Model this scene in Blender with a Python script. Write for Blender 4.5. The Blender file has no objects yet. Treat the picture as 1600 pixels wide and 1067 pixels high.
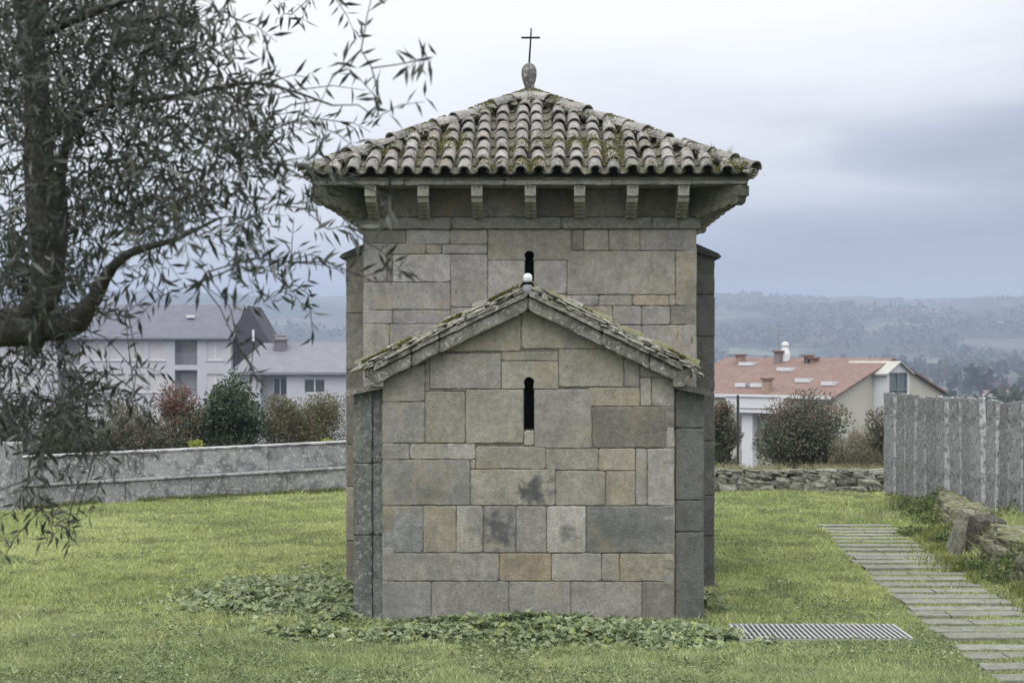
import bpy, math, random
import numpy as np
from mathutils import Vector, Matrix

random.seed(7)
RNG = np.random.default_rng(11)
SC = bpy.context.scene
R = math.radians

# ------------------------------------------------------------------ camera
CAM_H = 2.8
F = 2700.0            # focal length in photo pixels (photo 1600 x 1067)
cd = bpy.data.cameras.new('camera')
cam = bpy.data.objects.new('camera', cd)
SC.collection.objects.link(cam)
SC.camera = cam
cam.location = (0, 0, CAM_H)
cam.rotation_euler = (R(90), 0, 0)
cd.sensor_width = 36.0
cd.lens = 36.0 * F / 1600.0
cd.shift_y = 18.5 / 1600.0
cd.clip_start = 0.1
cd.clip_end = 30000
cd.dof.use_dof = True
cd.dof.focus_distance = 19.0
cd.dof.aperture_fstop = 7.5

# ------------------------------------------------------------------ world: overcast sky
world = bpy.data.worlds.new("World")
SC.world = world
world.use_nodes = True
nt = world.node_tree
nt.nodes.clear()
def wn(t, **k):
    n = nt.nodes.new(t)
    for a, b in k.items():
        setattr(n, a, b)
    return n
def wl(a, b): nt.links.new(a, b)
SUN_EL, SUN_AZ = R(58), R(200)
sky = wn('ShaderNodeTexSky', sky_type='NISHITA', sun_disc=False, sun_elevation=SUN_EL, sun_rotation=SUN_AZ)
tc = wn('ShaderNodeTexCoord')
sep = wn('ShaderNodeSeparateXYZ'); wl(tc.outputs['Generated'], sep.inputs[0])
mp = wn('ShaderNodeMapping'); mp.inputs['Scale'].default_value = (2.2, 2.2, 11); mp.inputs['Location'].default_value = (1.3, .4, 2.2)
mp.inputs['Rotation'].default_value = (0, R(-9), 0)
wl(tc.outputs['Generated'], mp.inputs[0])
no = wn('ShaderNodeTexNoise'); no.inputs['Scale'].default_value = 1.7; no.inputs['Detail'].default_value = 7; no.inputs['Roughness'].default_value = .48
no.inputs['Distortion'].default_value = .35
wl(mp.outputs[0], no.inputs[0])
def wmath(op, a, b=None, c=None, clamp=False):
    n = wn('ShaderNodeMath', operation=op); n.use_clamp = clamp
    for i, v in enumerate((a, b, c)):
        if v is None: continue
        if hasattr(v, 'links'): wl(v, n.inputs[i])
        else: n.inputs[i].default_value = v
    return n.outputs[0]
nz = wmath('MULTIPLY_ADD', no.outputs['Fac'], .20, -.10)
xx = wmath('MULTIPLY', sep.outputs['X'], -.30)
zz = wmath('ADD', wmath('ADD', sep.outputs['Z'], nz), wmath('ADD', xx, .012))
ramp = wn('ShaderNodeValToRGB')
zm = wmath('DIVIDE', wmath('ADD', zz, .1), .5, clamp=True)
wl(zm, ramp.inputs[0])
cr = ramp.color_ramp
cols = [(.0, (.27, .285, .325)), (.19, (.248, .256, .29)), (.225, (.225, .235, .275)), (.286, (.36, .365, .41)), (.33, (.48, .495, .55)), (.38, (.73, .725, .75)),
        (.43, (.86, .85, .86)), (.49, (.97, .96, .95)), (.57, (1.04, 1.03, 1.0)), (.66, (1.04, 1.03, 1.0))]
cr.elements[0].position = 0; cr.elements[0].color = (*cols[0][1], 1)
cr.elements[1].position = .66; cr.elements[1].color = (*cols[-1][1], 1)
for p, c in cols[1:-1]:
    e = cr.elements.new(p); e.color = (*c, 1)
mr = wn('ShaderNodeMapRange'); mr.inputs[1].default_value = .22; mr.inputs[2].default_value = .8; mr.inputs[3].default_value = 1.0; mr.inputs[4].default_value = 2.0
wl(sep.outputs['Z'], mr.inputs[0])
mr2 = wn('ShaderNodeMapRange'); mr2.inputs[1].default_value = .4; mr2.inputs[2].default_value = -.6; mr2.inputs[3].default_value = 1.0; mr2.inputs[4].default_value = 1.25
wl(sep.outputs['Y'], mr2.inputs[0])
st = wmath('MULTIPLY', mr.outputs[0], mr2.outputs[0])
bgc = wn('ShaderNodeBackground'); wl(ramp.outputs[0], bgc.inputs['Color']); wl(st, bgc.inputs['Strength'])
bgs = wn('ShaderNodeBackground'); wl(sky.outputs[0], bgs.inputs['Color']); bgs.inputs['Strength'].default_value = .1
mixw = wn('ShaderNodeMixShader'); mixw.inputs[0].default_value = .94
wl(bgs.outputs[0], mixw.inputs[1]); wl(bgc.outputs[0], mixw.inputs[2])
wo = wn('ShaderNodeOutputWorld'); wl(mixw.outputs[0], wo.inputs[0])

sl = bpy.data.lights.new('sun', 'SUN'); sl.energy = .9; sl.angle = R(25); sl.color = (1, .97, .92)
so = bpy.data.objects.new('sun', sl); SC.collection.objects.link(so)
sdir = Vector((math.sin(SUN_AZ) * math.cos(SUN_EL), math.cos(SUN_AZ) * math.cos(SUN_EL), math.sin(SUN_EL)))
so.rotation_euler = sdir.to_track_quat('Z', 'Y').to_euler()

SC.view_settings.view_transform = 'Standard'
SC.view_settings.look = 'None'
SC.view_settings.exposure = 0.35
SC.view_settings.gamma = 1
SC.cycles.volume_bounces = 2
SC.cycles.max_bounces = 6
SC.cycles.transparent_max_bounces = 8

# ------------------------------------------------------------------ helpers
class MB:
    def __init__(s):
        s.v = []; s.f = []; s.c = []; s.m = []; s.col = (1, 1, 1)
    def add(s, verts, faces, col=None, mat=0):
        b = len(s.v)
        s.v.extend(tuple(p) for p in verts)
        c = col or s.col
        s.c.extend([c] * len(verts))
        for f in faces:
            s.f.append(tuple(b + i for i in f)); s.m.append(mat)
    def box(s, x0, x1, y0, y1, z0, z1, col=None, mat=0, M=None):
        v = [(x, y, z) for x in (x0, x1) for y in (y0, y1) for z in (z0, z1)]
        if M is not None: v = [tuple(M @ Vector(p)) for p in v]
        s.add(v, [(0, 1, 3, 2), (4, 6, 7, 5), (0, 4, 5, 1), (2, 3, 7, 6), (0, 2, 6, 4), (1, 5, 7, 3)], col, mat)
    def prism(s, poly, o, u, w, n, depth, col=None, mat=0):
        """poly in (u,w) plane at o, extruded by -depth*n"""
        o, u, w, n = map(Vector, (o, u, w, n))
        a = [o + u * p[0] + w * p[1] for p in poly]; b = [p - n * depth for p in a]
        k = len(poly)
        s.add(a + b, [tuple(range(k)), tuple(range(2 * k - 1, k - 1, -1))] + [(i, k + i, k + (i + 1) % k, (i + 1) % k) for i in range(k)], col, mat)
    def tube(s, pts, rad, n=6, col=None, cap=True, mat=0):
        pts = [Vector(p) for p in pts]; m = len(pts); vs = []
        up = Vector((.13, .29, .95)).normalized()
        for i, p in enumerate(pts):
            t = (pts[min(i + 1, m - 1)] - pts[max(i - 1, 0)]).normalized()
            a = t.cross(up)
            if a.length < .1: a = t.cross(Vector((1, 0, 0)))
            a.normalize(); b = t.cross(a)
            for k in range(n):
                an = 2 * math.pi * k / n
                vs.append(p + (a * math.cos(an) + b * math.sin(an)) * rad[i])
        fs = [(i * n + k, i * n + (k + 1) % n, (i + 1) * n + (k + 1) % n, (i + 1) * n + k) for i in range(m - 1) for k in range(n)]
        if cap: fs += [tuple(range(n))[::-1], tuple((m - 1) * n + k for k in range(n))]
        s.add(vs, fs, col, mat)
    def lathe(s, prof, c, n=16, col=None):
        vs = []; m = len(prof)
        for r, z in prof:
            for k in range(n):
                an = 2 * math.pi * k / n
                vs.append((c[0] + r * math.cos(an), c[1] + r * math.sin(an), c[2] + z))
        fs = [(i * n + k, i * n + (k + 1) % n, (i + 1) * n + (k + 1) % n, (i + 1) * n + k) for i in range(m - 1) for k in range(n)]
        fs += [tuple(range(n))[::-1], tuple((m - 1) * n + k for k in range(n))]
        s.add(vs, fs, col)
    def build(s, name, mats, parent=None, smooth=False, **k):
        me = bpy.data.meshes.new(name)
        me.from_pydata(s.v, [], s.f)
        ca = me.color_attributes.new('col', 'FLOAT_COLOR', 'POINT')
        arr = np.ones((len(s.v), 4), np.float32)
        if s.c: arr[:, :3] = np.array(s.c, np.float32)
        ca.data.foreach_set('color', arr.ravel())
        if not isinstance(mats, (list, tuple)): mats = [mats]
        for m in mats: me.materials.append(m)
        if len(mats) > 1: me.polygons.foreach_set('material_index', s.m)
        if smooth: me.polygons.foreach_set('use_smooth', [True] * len(s.f))
        me.update()
        return link(name, me, parent, **k)

def link(name, data, parent=None, label=None, cat=None, group=None, kind=None, loc=None, rot=None):
    o = bpy.data.objects.new(name, data)
    SC.collection.objects.link(o)
    if parent is not None: o.parent = parent
    if loc is not None: o.location = loc
    if rot is not None: o.rotation_euler = rot
    if label: o['label'] = label
    if cat: o['category'] = cat
    if group: o['group'] = group
    if kind: o['kind'] = kind
    return o
def empty(name, loc, rz=0, label=None, cat=None, group=None):
    o = link(name, None, None, label, cat, group, None, loc, (0, 0, rz)); o.empty_display_size = .2
    return o

def npmesh(name, V, T, C, mat, parent=None, smooth=False, **k):
    """V (n,3), T (m,3|4) index array, C (n,3)"""
    me = bpy.data.meshes.new(name)
    n, (m, kk) = len(V), T.shape
    me.vertices.add(n); me.vertices.foreach_set('co', np.asarray(V, np.float32).ravel())
    me.loops.add(m * kk); me.loops.foreach_set('vertex_index', T.astype(np.int32).ravel())
    me.polygons.add(m); me.polygons.foreach_set('loop_start', np.arange(0, m * kk, kk, dtype=np.int32))
    try: me.polygons.foreach_set('loop_total', np.full(m, kk, np.int32))
    except Exception: pass
    if smooth: me.polygons.foreach_set('use_smooth', np.ones(m, bool))
    ca = me.color_attributes.new('col', 'FLOAT_COLOR', 'POINT')
    a = np.ones((n, 4), np.float32); a[:, :3] = C
    ca.data.foreach_set('color', a.ravel())
    me.materials.append(mat)
    me.update(calc_edges=True); me.validate()
    return link(name, me, parent, **k)

# value noise
def vnoise(x, y, seed=0):
    xi = np.floor(x).astype(np.int64); yi = np.floor(y).astype(np.int64)
    fx = x - xi; fy = y - yi
    fx = fx * fx * (3 - 2 * fx); fy = fy * fy * (3 - 2 * fy)
    def h(a, b):
        n = (a * 374761393 + b * 668265263 + seed * 1442695041) & 0x7fffffff
        n = ((n ^ (n >> 13)) * 1274126177) & 0x7fffffff
        return ((n ^ (n >> 16)) & 0xffff) / 65535.0
    return (h(xi, yi) * (1 - fx) + h(xi + 1, yi) * fx) * (1 - fy) + (h(xi, yi + 1) * (1 - fx) + h(xi + 1, yi + 1) * fx) * fy
def fbm(x, y, seed=0, oct=4):
    a = 1.0; s = 0; t = 0
    for i in range(oct):
        s = s + a * vnoise(x * 2 ** i + 17 * i, y * 2 ** i - 9 * i, seed + i); t += a; a *= .5
    return s / t
def sstep(a, b, x):
    t = np.clip((x - a) / (b - a), 0, 1); return t * t * (3 - 2 * t)

# ------------------------------------------------------------------ materials
class NM:
    def __init__(s, name):
        s.mat = bpy.data.materials.new(name); s.mat.use_nodes = True
        s.t = s.mat.node_tree; s.t.nodes.clear()
        s.out = s.n('ShaderNodeOutputMaterial'); s.tc = s.n('ShaderNodeTexCoord')
        s.obj = s.tc.outputs['Object']
    def n(s, t, **k):
        x = s.t.nodes.new(t)
        for a, b in k.items(): setattr(x, a, b)
        return x
    def l(s, a, b): s.t.links.new(a, b)
    def put(s, sock, v):
        if hasattr(v, 'links'): s.l(v, sock)
        elif isinstance(v, (tuple, list)) and len(v) == 3 and sock.type == 'RGBA': sock.default_value = (*v, 1)
        else: sock.default_value = v
    def attr(s, name='col'):
        a = s.n('ShaderNodeAttribute'); a.attribute_name = name; return a.outputs['Color']
    def noise(s, scale, detail=4, rough=.5, vec=None, dist=0):
        x = s.n('ShaderNodeTexNoise'); x.inputs['Scale'].default_value = scale; x.inputs['Detail'].default_value = detail
        x.inputs['Roughness'].default_value = rough; x.inputs['Distortion'].default_value = dist
        s.l(vec or s.obj, x.inputs['Vector']); return x.outputs['Fac']
    def vor(s, scale, vec=None, feature='F1', out='Distance'):
        x = s.n('ShaderNodeTexVoronoi'); x.feature = feature; x.inputs['Scale'].default_value = scale
        s.l(vec or s.obj, x.inputs['Vector']); return x.outputs[out]
    def mapv(s, scale=(1, 1, 1), loc=(0, 0, 0), rot=(0, 0, 0)):
        m = s.n('ShaderNodeMapping'); m.inputs['Scale'].default_value = scale; m.inputs['Location'].default_value = loc; m.inputs['Rotation'].default_value = rot
        s.l(s.obj, m.inputs[0]); return m.outputs[0]
    def math(s, op, a, b=None, c=None, clamp=False):
        x = s.n('ShaderNodeMath', operation=op); x.use_clamp = clamp
        for i, v in enumerate((a, b, c)):
            if v is not None: s.put(x.inputs[i], v)
        return x.outputs[0]
    def rng(s, v, a, b, c=0.0, d=1.0):
        x = s.n('ShaderNodeMapRange'); s.l(v, x.inputs[0])
        for i, q in enumerate((a, b, c, d)): x.inputs[i + 1].default_value = q
        return x.outputs[0]
    def mix(s, f, a, b, mode='MIX'):
        x = s.n('ShaderNodeMix', data_type='RGBA', blend_type=mode)
        s.put(x.inputs[0], f); s.put(x.inputs[6], a); s.put(x.inputs[7], b); return x.outputs[2]
    def scale(s, col, f):
        x = s.n('ShaderNodeVectorMath', operation='SCALE'); s.put(x.inputs[0], col); s.put(x.inputs[3], f); return x.outputs[0]
    def sep(s, v=None):
        x = s.n('ShaderNodeSeparateXYZ'); s.l(v or s.obj, x.inputs[0]); return x.outputs
    def bump(s, h, strength=.5, dist=.01, prev=None):
        x = s.n('ShaderNodeBump'); x.inputs['Strength'].default_value = strength; x.inputs['Distance'].default_value = dist
        s.l(h, x.inputs['Height'])
        if prev is not None: s.l(prev, x.inputs['Normal'])
        return x.outputs[0]
    def bsdf(s, col, rough=.9, normal=None, metal=0, spec=.3):
        x = s.n('ShaderNodeBsdfPrincipled'); s.put(x.inputs['Base Color'], col); s.put(x.inputs['Roughness'], rough)
        x.inputs['Metallic'].default_value = metal; x.inputs['Specular IOR Level'].default_value = spec
        if normal is not None: s.l(normal, x.inputs['Normal'])
        return x.outputs[0]
    def done(s, sh): s.l(sh, s.out.inputs['Surface']); return s.mat

def simple(name, col, rough=.8, var=.15, nscale=3, bump=0, bscale=30, metal=0, spec=.3):
    m = NM(name)
    c = m.scale(m.mix(1.0, m.attr(), col, 'MULTIPLY'), m.rng(m.noise(nscale, 6, .6), .25, .75, 1 - var, 1 + var))
    nrm = m.bump(m.noise(bscale, 5, .6), bump, .01) if bump else None
    return m.done(m.bsdf(c, rough, nrm, metal, spec))

def mat_ashlar():
    m = NM('ashlar_stone')
    c = m.attr()
    c = m.scale(c, m.rng(m.noise(2.3, 5, .6), .3, .7, .78, 1.2))
    c = m.scale(c, m.rng(m.noise(14, 6, .75), .3, .7, .72, 1.28))
    c = m.scale(c, m.rng(m.noise(75, 5, .85), .25, .75, .45, 1.55))
    c = m.scale(c, m.rng(m.noise(7, 6, .75, m.mapv((1, 1, 1), (6, 2, 8))), .3, .7, .85, 1.16))
    # yellow iron tint blotches, greenish algae, pale lichen spots
    c = m.mix(m.math('MULTIPLY', m.rng(m.noise(3.1, 5, .6, m.mapv((1, 1, 1), (3, 5, 1))), .52, .72), .35), c, (.34, .28, .15))
    c = m.mix(m.math('MULTIPLY', m.rng(m.noise(5.5, 6, .65, m.mapv((1, 1, .5), (9, 1, 4))), .54, .68), .45), c, (.12, .135, .12))
    li = m.rng(m.noise(30, 5, .75, m.mapv((1, 1, 1), (2, 7, 3))), .63, .72)
    c = m.mix(m.math('MULTIPLY', li, .5), c, (.46, .46, .43))
    dk = m.rng(m.noise(46, 4, .7, m.mapv((1, 1, 1), (12, 7, 8))), .63, .70)
    c = m.mix(m.math('MULTIPLY', dk, .6), c, (.08, .085, .08))
    # dark run-off streaks down the face
    stv = m.noise(4, 5, .6, m.mapv((3.2, 3.2, .35), (1, 4, 2)))
    c = m.mix(m.math('MULTIPLY', m.rng(stv, .56, .72), .35), c, (.13, .14, .135))
    # black crusts with a shape of their own
    nzz = m.noise(9, 5, .65)
    for (u, z, su, sz, k) in ((-.30, .97, .17, .24, .8), (.07, 1.36, .21, .17, .85), (-.47, .93, .09, .2, .35), (.39, .93, .1, .13, .5), (.92, .97, .38, .24, .3), (-1.05, 1.33, .5, .10, .25)):
        q = m.mapv((1 / su, 0, 1 / sz), (-u / su, 0, -z / sz))
        vl = m.n('ShaderNodeVectorMath', operation='LENGTH'); m.l(q, vl.inputs[0])
        d = m.math('ADD', vl.outputs['Value'], m.math('MULTIPLY_ADD', nzz, 3.2, -1.6))
        ok = m.math('LESS_THAN', m.sep()[1], .3)
        msk = m.math('MULTIPLY', m.rng(d, 1.05, .35, 0, 1), m.math('MULTIPLY', ok, k))
        c = m.mix(msk, c, (.055, .06, .068))
    h = m.math('ADD', m.noise(60, 6, .75), m.math('MULTIPLY', m.noise(9, 4, .6), 1.6))
    nrm = m.bump(h, .75, .012)
    return m.done(m.bsdf(c, .92, nrm, 0, .2))

def mat_lichen_stone(name, base, dark, light, s=1.0, amt=.5, moss=0.0):
    m = NM(name)
    c = m.mix(1.0, m.attr(), base, 'MULTIPLY')
    c = m.scale(c, m.rng(m.noise(70 * s, 4, .8), .3, .7, .6, 1.4))
    c = m.mix(m.math('MULTIPLY', m.rng(m.noise(5 * s, 7, .72), .47, .58), amt), c, dark)
    c = m.mix(m.math('MULTIPLY', m.rng(m.noise(16 * s, 6, .75, m.mapv((1, 1, 1), (4, 2, 9))), .54, .60), amt * 1.2, clamp=True), c, light)
    if moss:
        g = m.n('ShaderNodeNewGeometry'); up = m.sep(g.outputs['Normal'])[2]
        mk = m.math('MULTIPLY', m.rng(m.noise(7 * s, 6, .7, m.mapv((1, 1, 1), (7, 7, 2))), .44, .56), m.rng(up, -.3, .6, .3, 1))
        mc = m.mix(m.noise(40, 3), (.05, .065, .02), (.16, .17, .06))
        c = m.mix(m.math('MULTIPLY', mk, moss, clamp=True), c, mc)
    nrm = m.bump(m.noise(40 * s, 7, .75), .8, .02)
    return m.done(m.bsdf(c, .93, nrm, 0, .2))

def mat_tile():
    m = NM('roof_tile_clay')
    c = m.scale(m.attr(), m.rng(m.noise(6, 6, .7), .3, .7, .7, 1.25))
    c = m.scale(c, m.rng(m.noise(80, 3, .8), .3, .7, .7, 1.3))
    c = m.mix(m.math('MULTIPLY', m.rng(m.noise(28, 5, .75, m.mapv((1, 1, 1), (5, 3, 1))), .53, .62), .6), c, (.47, .46, .43))
    c = m.mix(m.math('MULTIPLY', m.rng(m.noise(20, 6, .7, m.mapv((1, 1, 1), (2, 8, 6))), .54, .64), .75), c, (.05, .05, .045))
    x = m.sep()[0]; z = m.sep()[2]
    bias = m.math('ADD', m.math('MULTIPLY', x, .028), m.math('MULTIPLY', z, -.09))
    mk = m.rng(m.math('ADD', m.noise(2.6, 7, .7), bias), .16, .26)
    mc = m.mix(m.noise(30, 4), (.055, .065, .022), (.19, .18, .06))
    c = m.mix(m.math('MULTIPLY', mk, .75), c, mc)
    return m.done(m.bsdf(c, .9, m.bump(m.noise(50, 6, .75), .7, .01), 0, .2))

def mat_leaf(name, rough=.55, trans=.3, var=.2):
    m = NM(name)
    c = m.scale(m.attr(), m.rng(m.noise(6, 3), .3, .7, 1 - var, 1 + var))
    p = m.bsdf(c, rough, None, 0, .35)
    t = m.n('ShaderNodeBsdfTranslucent'); m.l(c, t.inputs[0])
    x = m.n('ShaderNodeMixShader'); x.inputs[0].default_value = trans
    m.l(p, x.inputs[1]); m.l(t.outputs[0], x.inputs[2])
    return m.done(x.outputs[0])

M_ASH = mat_ashlar()
M_MORTAR = simple('lime_mortar', (.12, .115, .10), .95, .4, 12, .5)
M_DARK = simple('void_dark', (.012, .012, .013), .9)  # near-black, paints the unlit depth of slits and drain
M_VERGE = mat_lichen_stone('verge_stone', (.235, .23, .21), (.07, .073, .065), (.46, .46, .43), 1.2, .65, .3)
M_SLABS = mat_lichen_stone('eave_stone', (.23, .225, .205), (.10, .11, .10), (.32, .32, .29), 1, .5)
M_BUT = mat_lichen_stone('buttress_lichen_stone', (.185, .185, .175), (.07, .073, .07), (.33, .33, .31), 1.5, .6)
M_BUTD = mat_lichen_stone('dark_buttress_stone', (.125, .126, .118), (.065, .068, .062), (.17, .17, .16), 1, .5)  # darker stone tone for the right buttresses and some cap slabs
M_GRAN = mat_lichen_stone('granite_lichen', (.27, .275, .285), (.09, .095, .10), (.46, .47, .48), .8, .7)
M_FENCE = mat_lichen_stone('granite_slab', (.25, .26, .272), (.10, .107, .10), (.38, .39, .40), 1.9, .8)
M_RUB = mat_lichen_stone('rubble_stone', (.22, .22, .20), (.06, .065, .055), (.38, .38, .34), 1.2, .6, .3)
M_RUBM = mat_lichen_stone('mossy_rubble_stone', (.22, .215, .18), (.07, .075, .05), (.36, .36, .31), 1.2, .6, .95)
M_PATH = mat_lichen_stone('path_granite', (.21, .215, .195), (.11, .12, .09), (.30, .30, .28), 1.2, .5)
M_TILE = mat_tile()
M_LEAF = mat_leaf('leaf_green')
M_OLEAF = mat_leaf('narrow_leaf', .5, .22, .15)
M_GRASS = mat_leaf('grass_blade', .6, .35, .12)
M_BARK = mat_lichen_stone("bark", (.06, .059, .054), (.02, .02, .018), (.13, .13, .12), 2, .6)
M_IRON = simple('wrought_iron', (.03, .028, .026), .6, .3, 20, .3, 60, .6)
M_STEEL = simple('galvanised_steel', (.36, .37, .37), .45, .15, 12, 0, 30, .3)
# ------------------------------------------------------------------ terrain
def edge_x(y):
    return np.interp(y, [10, 16, 19, 22, 24.5, 28, 31, 33.5, 36], [6.2, 6.15, 6.05, 6.05, 6.35, 7.0, 7.55, 7.9, 8.0])
def gz(x, y):
    x = np.asarray(x, float); y = np.asarray(y, float)
    z = (fbm(x * .35, y * .35, 3, 3) - .5) * .10 + (fbm(x * 1.3, y * 1.3, 5, 3) - .5) * .05
    near = np.clip(1 - np.hypot((x - .2) / 3.4, (y - 21.5) / 5.5), 0, 1)
    z = z * (1 - sstep(0, .2, near))
    z = z + 1.1 * sstep(13.5, 3, y)
    b = sstep(-.15, .45, x - edge_x(y)) * sstep(10, 14, y) * (np.interp(y, [14, 22, 25.5, 28], [.36, .34, .16, .06]) + .08 * vnoise(x * .8, y * .8, 9)) * sstep(37, 34, y)
    return z + b
def far_z(x, y):
    r = np.hypot(x, y)
    z = np.interp(r, [0, 40, 60, 110, 150, 400, 1000, 1500, 1800, 2200, 2700, 3200, 3800, 6500], [0, -.3, -3, -6.4, -9.2, -13, -16, -11, 5, 32, 66, 98, 112, 110])
    ang = np.arctan2(x, y)
    n = fbm(ang * 9 + 40, np.log(r + 10) * 3, 21, 6) - .5
    n2 = fbm(x / 420., y / 420., 23, 5) - .5
    z = z + (n * 60 + 14 * (fbm(ang * 3.1 + 7, ang * 0, 44, 3) - .5)) * sstep(1500, 3400, r) + n2 * 42 * sstep(1000, 2400, r)
    return z

def lawn_sheet():
    xs = np.arange(-27, 30.01, .22); ys = np.arange(-12, 38.01, .22)
    X, Y = np.meshgrid(xs, ys); Z = gz(X, Y)
    V = np.stack([X.ravel(), Y.ravel(), Z.ravel()], 1)
    nx, ny = len(xs), len(ys); i = np.arange(nx - 1); j = np.arange(ny - 1); I, J = np.meshgrid(i, j); a = (J * nx + I).ravel()
    T = np.stack([a, a + 1, a + nx + 1, a + nx], 1)
    m = NM('lawn_soil')
    c = m.mix(m.rng(m.noise(1.1, 6, .65), .35, .65), (.095, .11, .035), (.13, .15, .048))
    c = m.mix(m.rng(m.noise(28, 4, .7), .45, .7), c, (.045, .05, .018))
    # bare trodden patch at the head of the path
    q = m.mapv((1 / 1.1, 1 / 1.6, 0), (-6.55 / 1.1, -30.6 / 1.6, 0)); vl = m.n('ShaderNodeVectorMath', operation='LENGTH'); m.l(q, vl.inputs[0])
    d = m.math('ADD', vl.outputs['Value'], m.math('MULTIPLY_ADD', m.noise(2.4, 5, .6), 1.2, -.6))
    c = m.mix(m.rng(d, .75, .4, 0, .8), c, (.20, .19, .15))
    mat = m.done(m.bsdf(c, .95, m.bump(m.noise(35, 5, .7), .6, .03), 0, .1))
    npmesh('lawn_ground', V, T, np.ones((len(V), 3)), mat, smooth=True, kind='structure')
lawn_sheet()

def hills():
    rr = np.concatenate([[0, 20, 36, 39, 42], np.geomspace(48, 6500, 150)])
    th = np.linspace(-math.pi, math.pi, 721)[:-1]
    Rg, T_ = np.meshgrid(rr, th, indexing='ij')
    X = Rg * np.sin(T_); Y = Rg * np.cos(T_); Z = far_z(X, Y) - .35
    V = np.stack([X.ravel(), Y.ravel(), Z.ravel()], 1)
    n = len(th); f = []
    i = np.arange(len(rr) - 1); k = np.arange(n); I, K = np.meshgrid(i, k, indexing='ij')
    a = (I * n + K).ravel(); b = (I * n + (K + 1) % n).ravel()
    T = np.stack([a, b, b + n, a + n], 1)
    m = NM('hillside_land')
    f1 = m.rng(m.noise(.0065, 10, .72), .44, .51)
    wood = m.mix(m.noise(.03, 5, .7), (.020, .028, .026), (.05, .058, .05))
    heath = m.mix(m.noise(.008, 6, .6), (.085, .078, .078), (.135, .115, .11))
    field = (.13, .145, .10)
    c = m.mix(f1, heath, wood)
    f2 = m.math('MULTIPLY', m.rng(m.noise(.0075, 4, .5, m.mapv((1, 1, 1), (500, 90, 0))), .58, .63), .8)
    c = m.mix(f2, c, field)
    c = m.scale(c, m.rng(m.noise(.03, 8, .8), .3, .7, .45, 1.55))
    npmesh('hills', V, T, np.ones((len(V), 3)), m.done(m.bsdf(c, 1, None, 0, .05)), smooth=True, kind='structure')
hills()

# ------------------------------------------------------------------ leaf clouds and blades (numpy)
def leaf_mesh(P, D, N, L, W, C, fold=.25):
    """P base (n,3), D direction, N approx normal, L length, W width -> V,T,C (diamond leaf, folded on the midrib)"""
    D = D / np.linalg.norm(D, axis=1, keepdims=True)
    S = np.cross(D, N); S /= (np.linalg.norm(S, axis=1, keepdims=True) + 1e-9)
    U = np.cross(S, D)
    L = L[:, None]; W = W[:, None]
    tip = P + D * L - U * L * .12
    a = P + D * L * .45 + S * W * .5 + U * W * fold
    b = P + D * L * .45 - S * W * .5 + U * W * fold
    V = np.stack([P, a, tip, b], 1).reshape(-1, 3)
    k = np.arange(len(P)) * 4
    T = np.concatenate([np.stack([k, k + 1, k + 2], 1), np.stack([k, k + 2, k + 3], 1)])
    return V, T, np.repeat(C, 4, 0)
def rdir(n):
    v = RNG.normal(size=(n, 3)); return v / np.linalg.norm(v, axis=1, keepdims=True)
def pick(cols, n, w=None, var=.15):
    c = np.array(cols, float); i = RNG.choice(len(c), n, p=w)
    return c[i] * (1 + RNG.uniform(-var, var, (n, 1)))

CH = Vector((0.17, 18.0, 0)); CH_ROT = -0.017
GR = (2.21, 3.90, 16.75, 17.66)      # grate x0 x1 y0 y1
# path slabs: centre line
def path_left(y): return np.interp(y, [8, 12, 15.4, 17.5, 19.6, 22.4, 25, 28.3], [4.2, 4.15, 4.15, 4.22, 4.38, 4.54, 4.72, 4.98])

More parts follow.
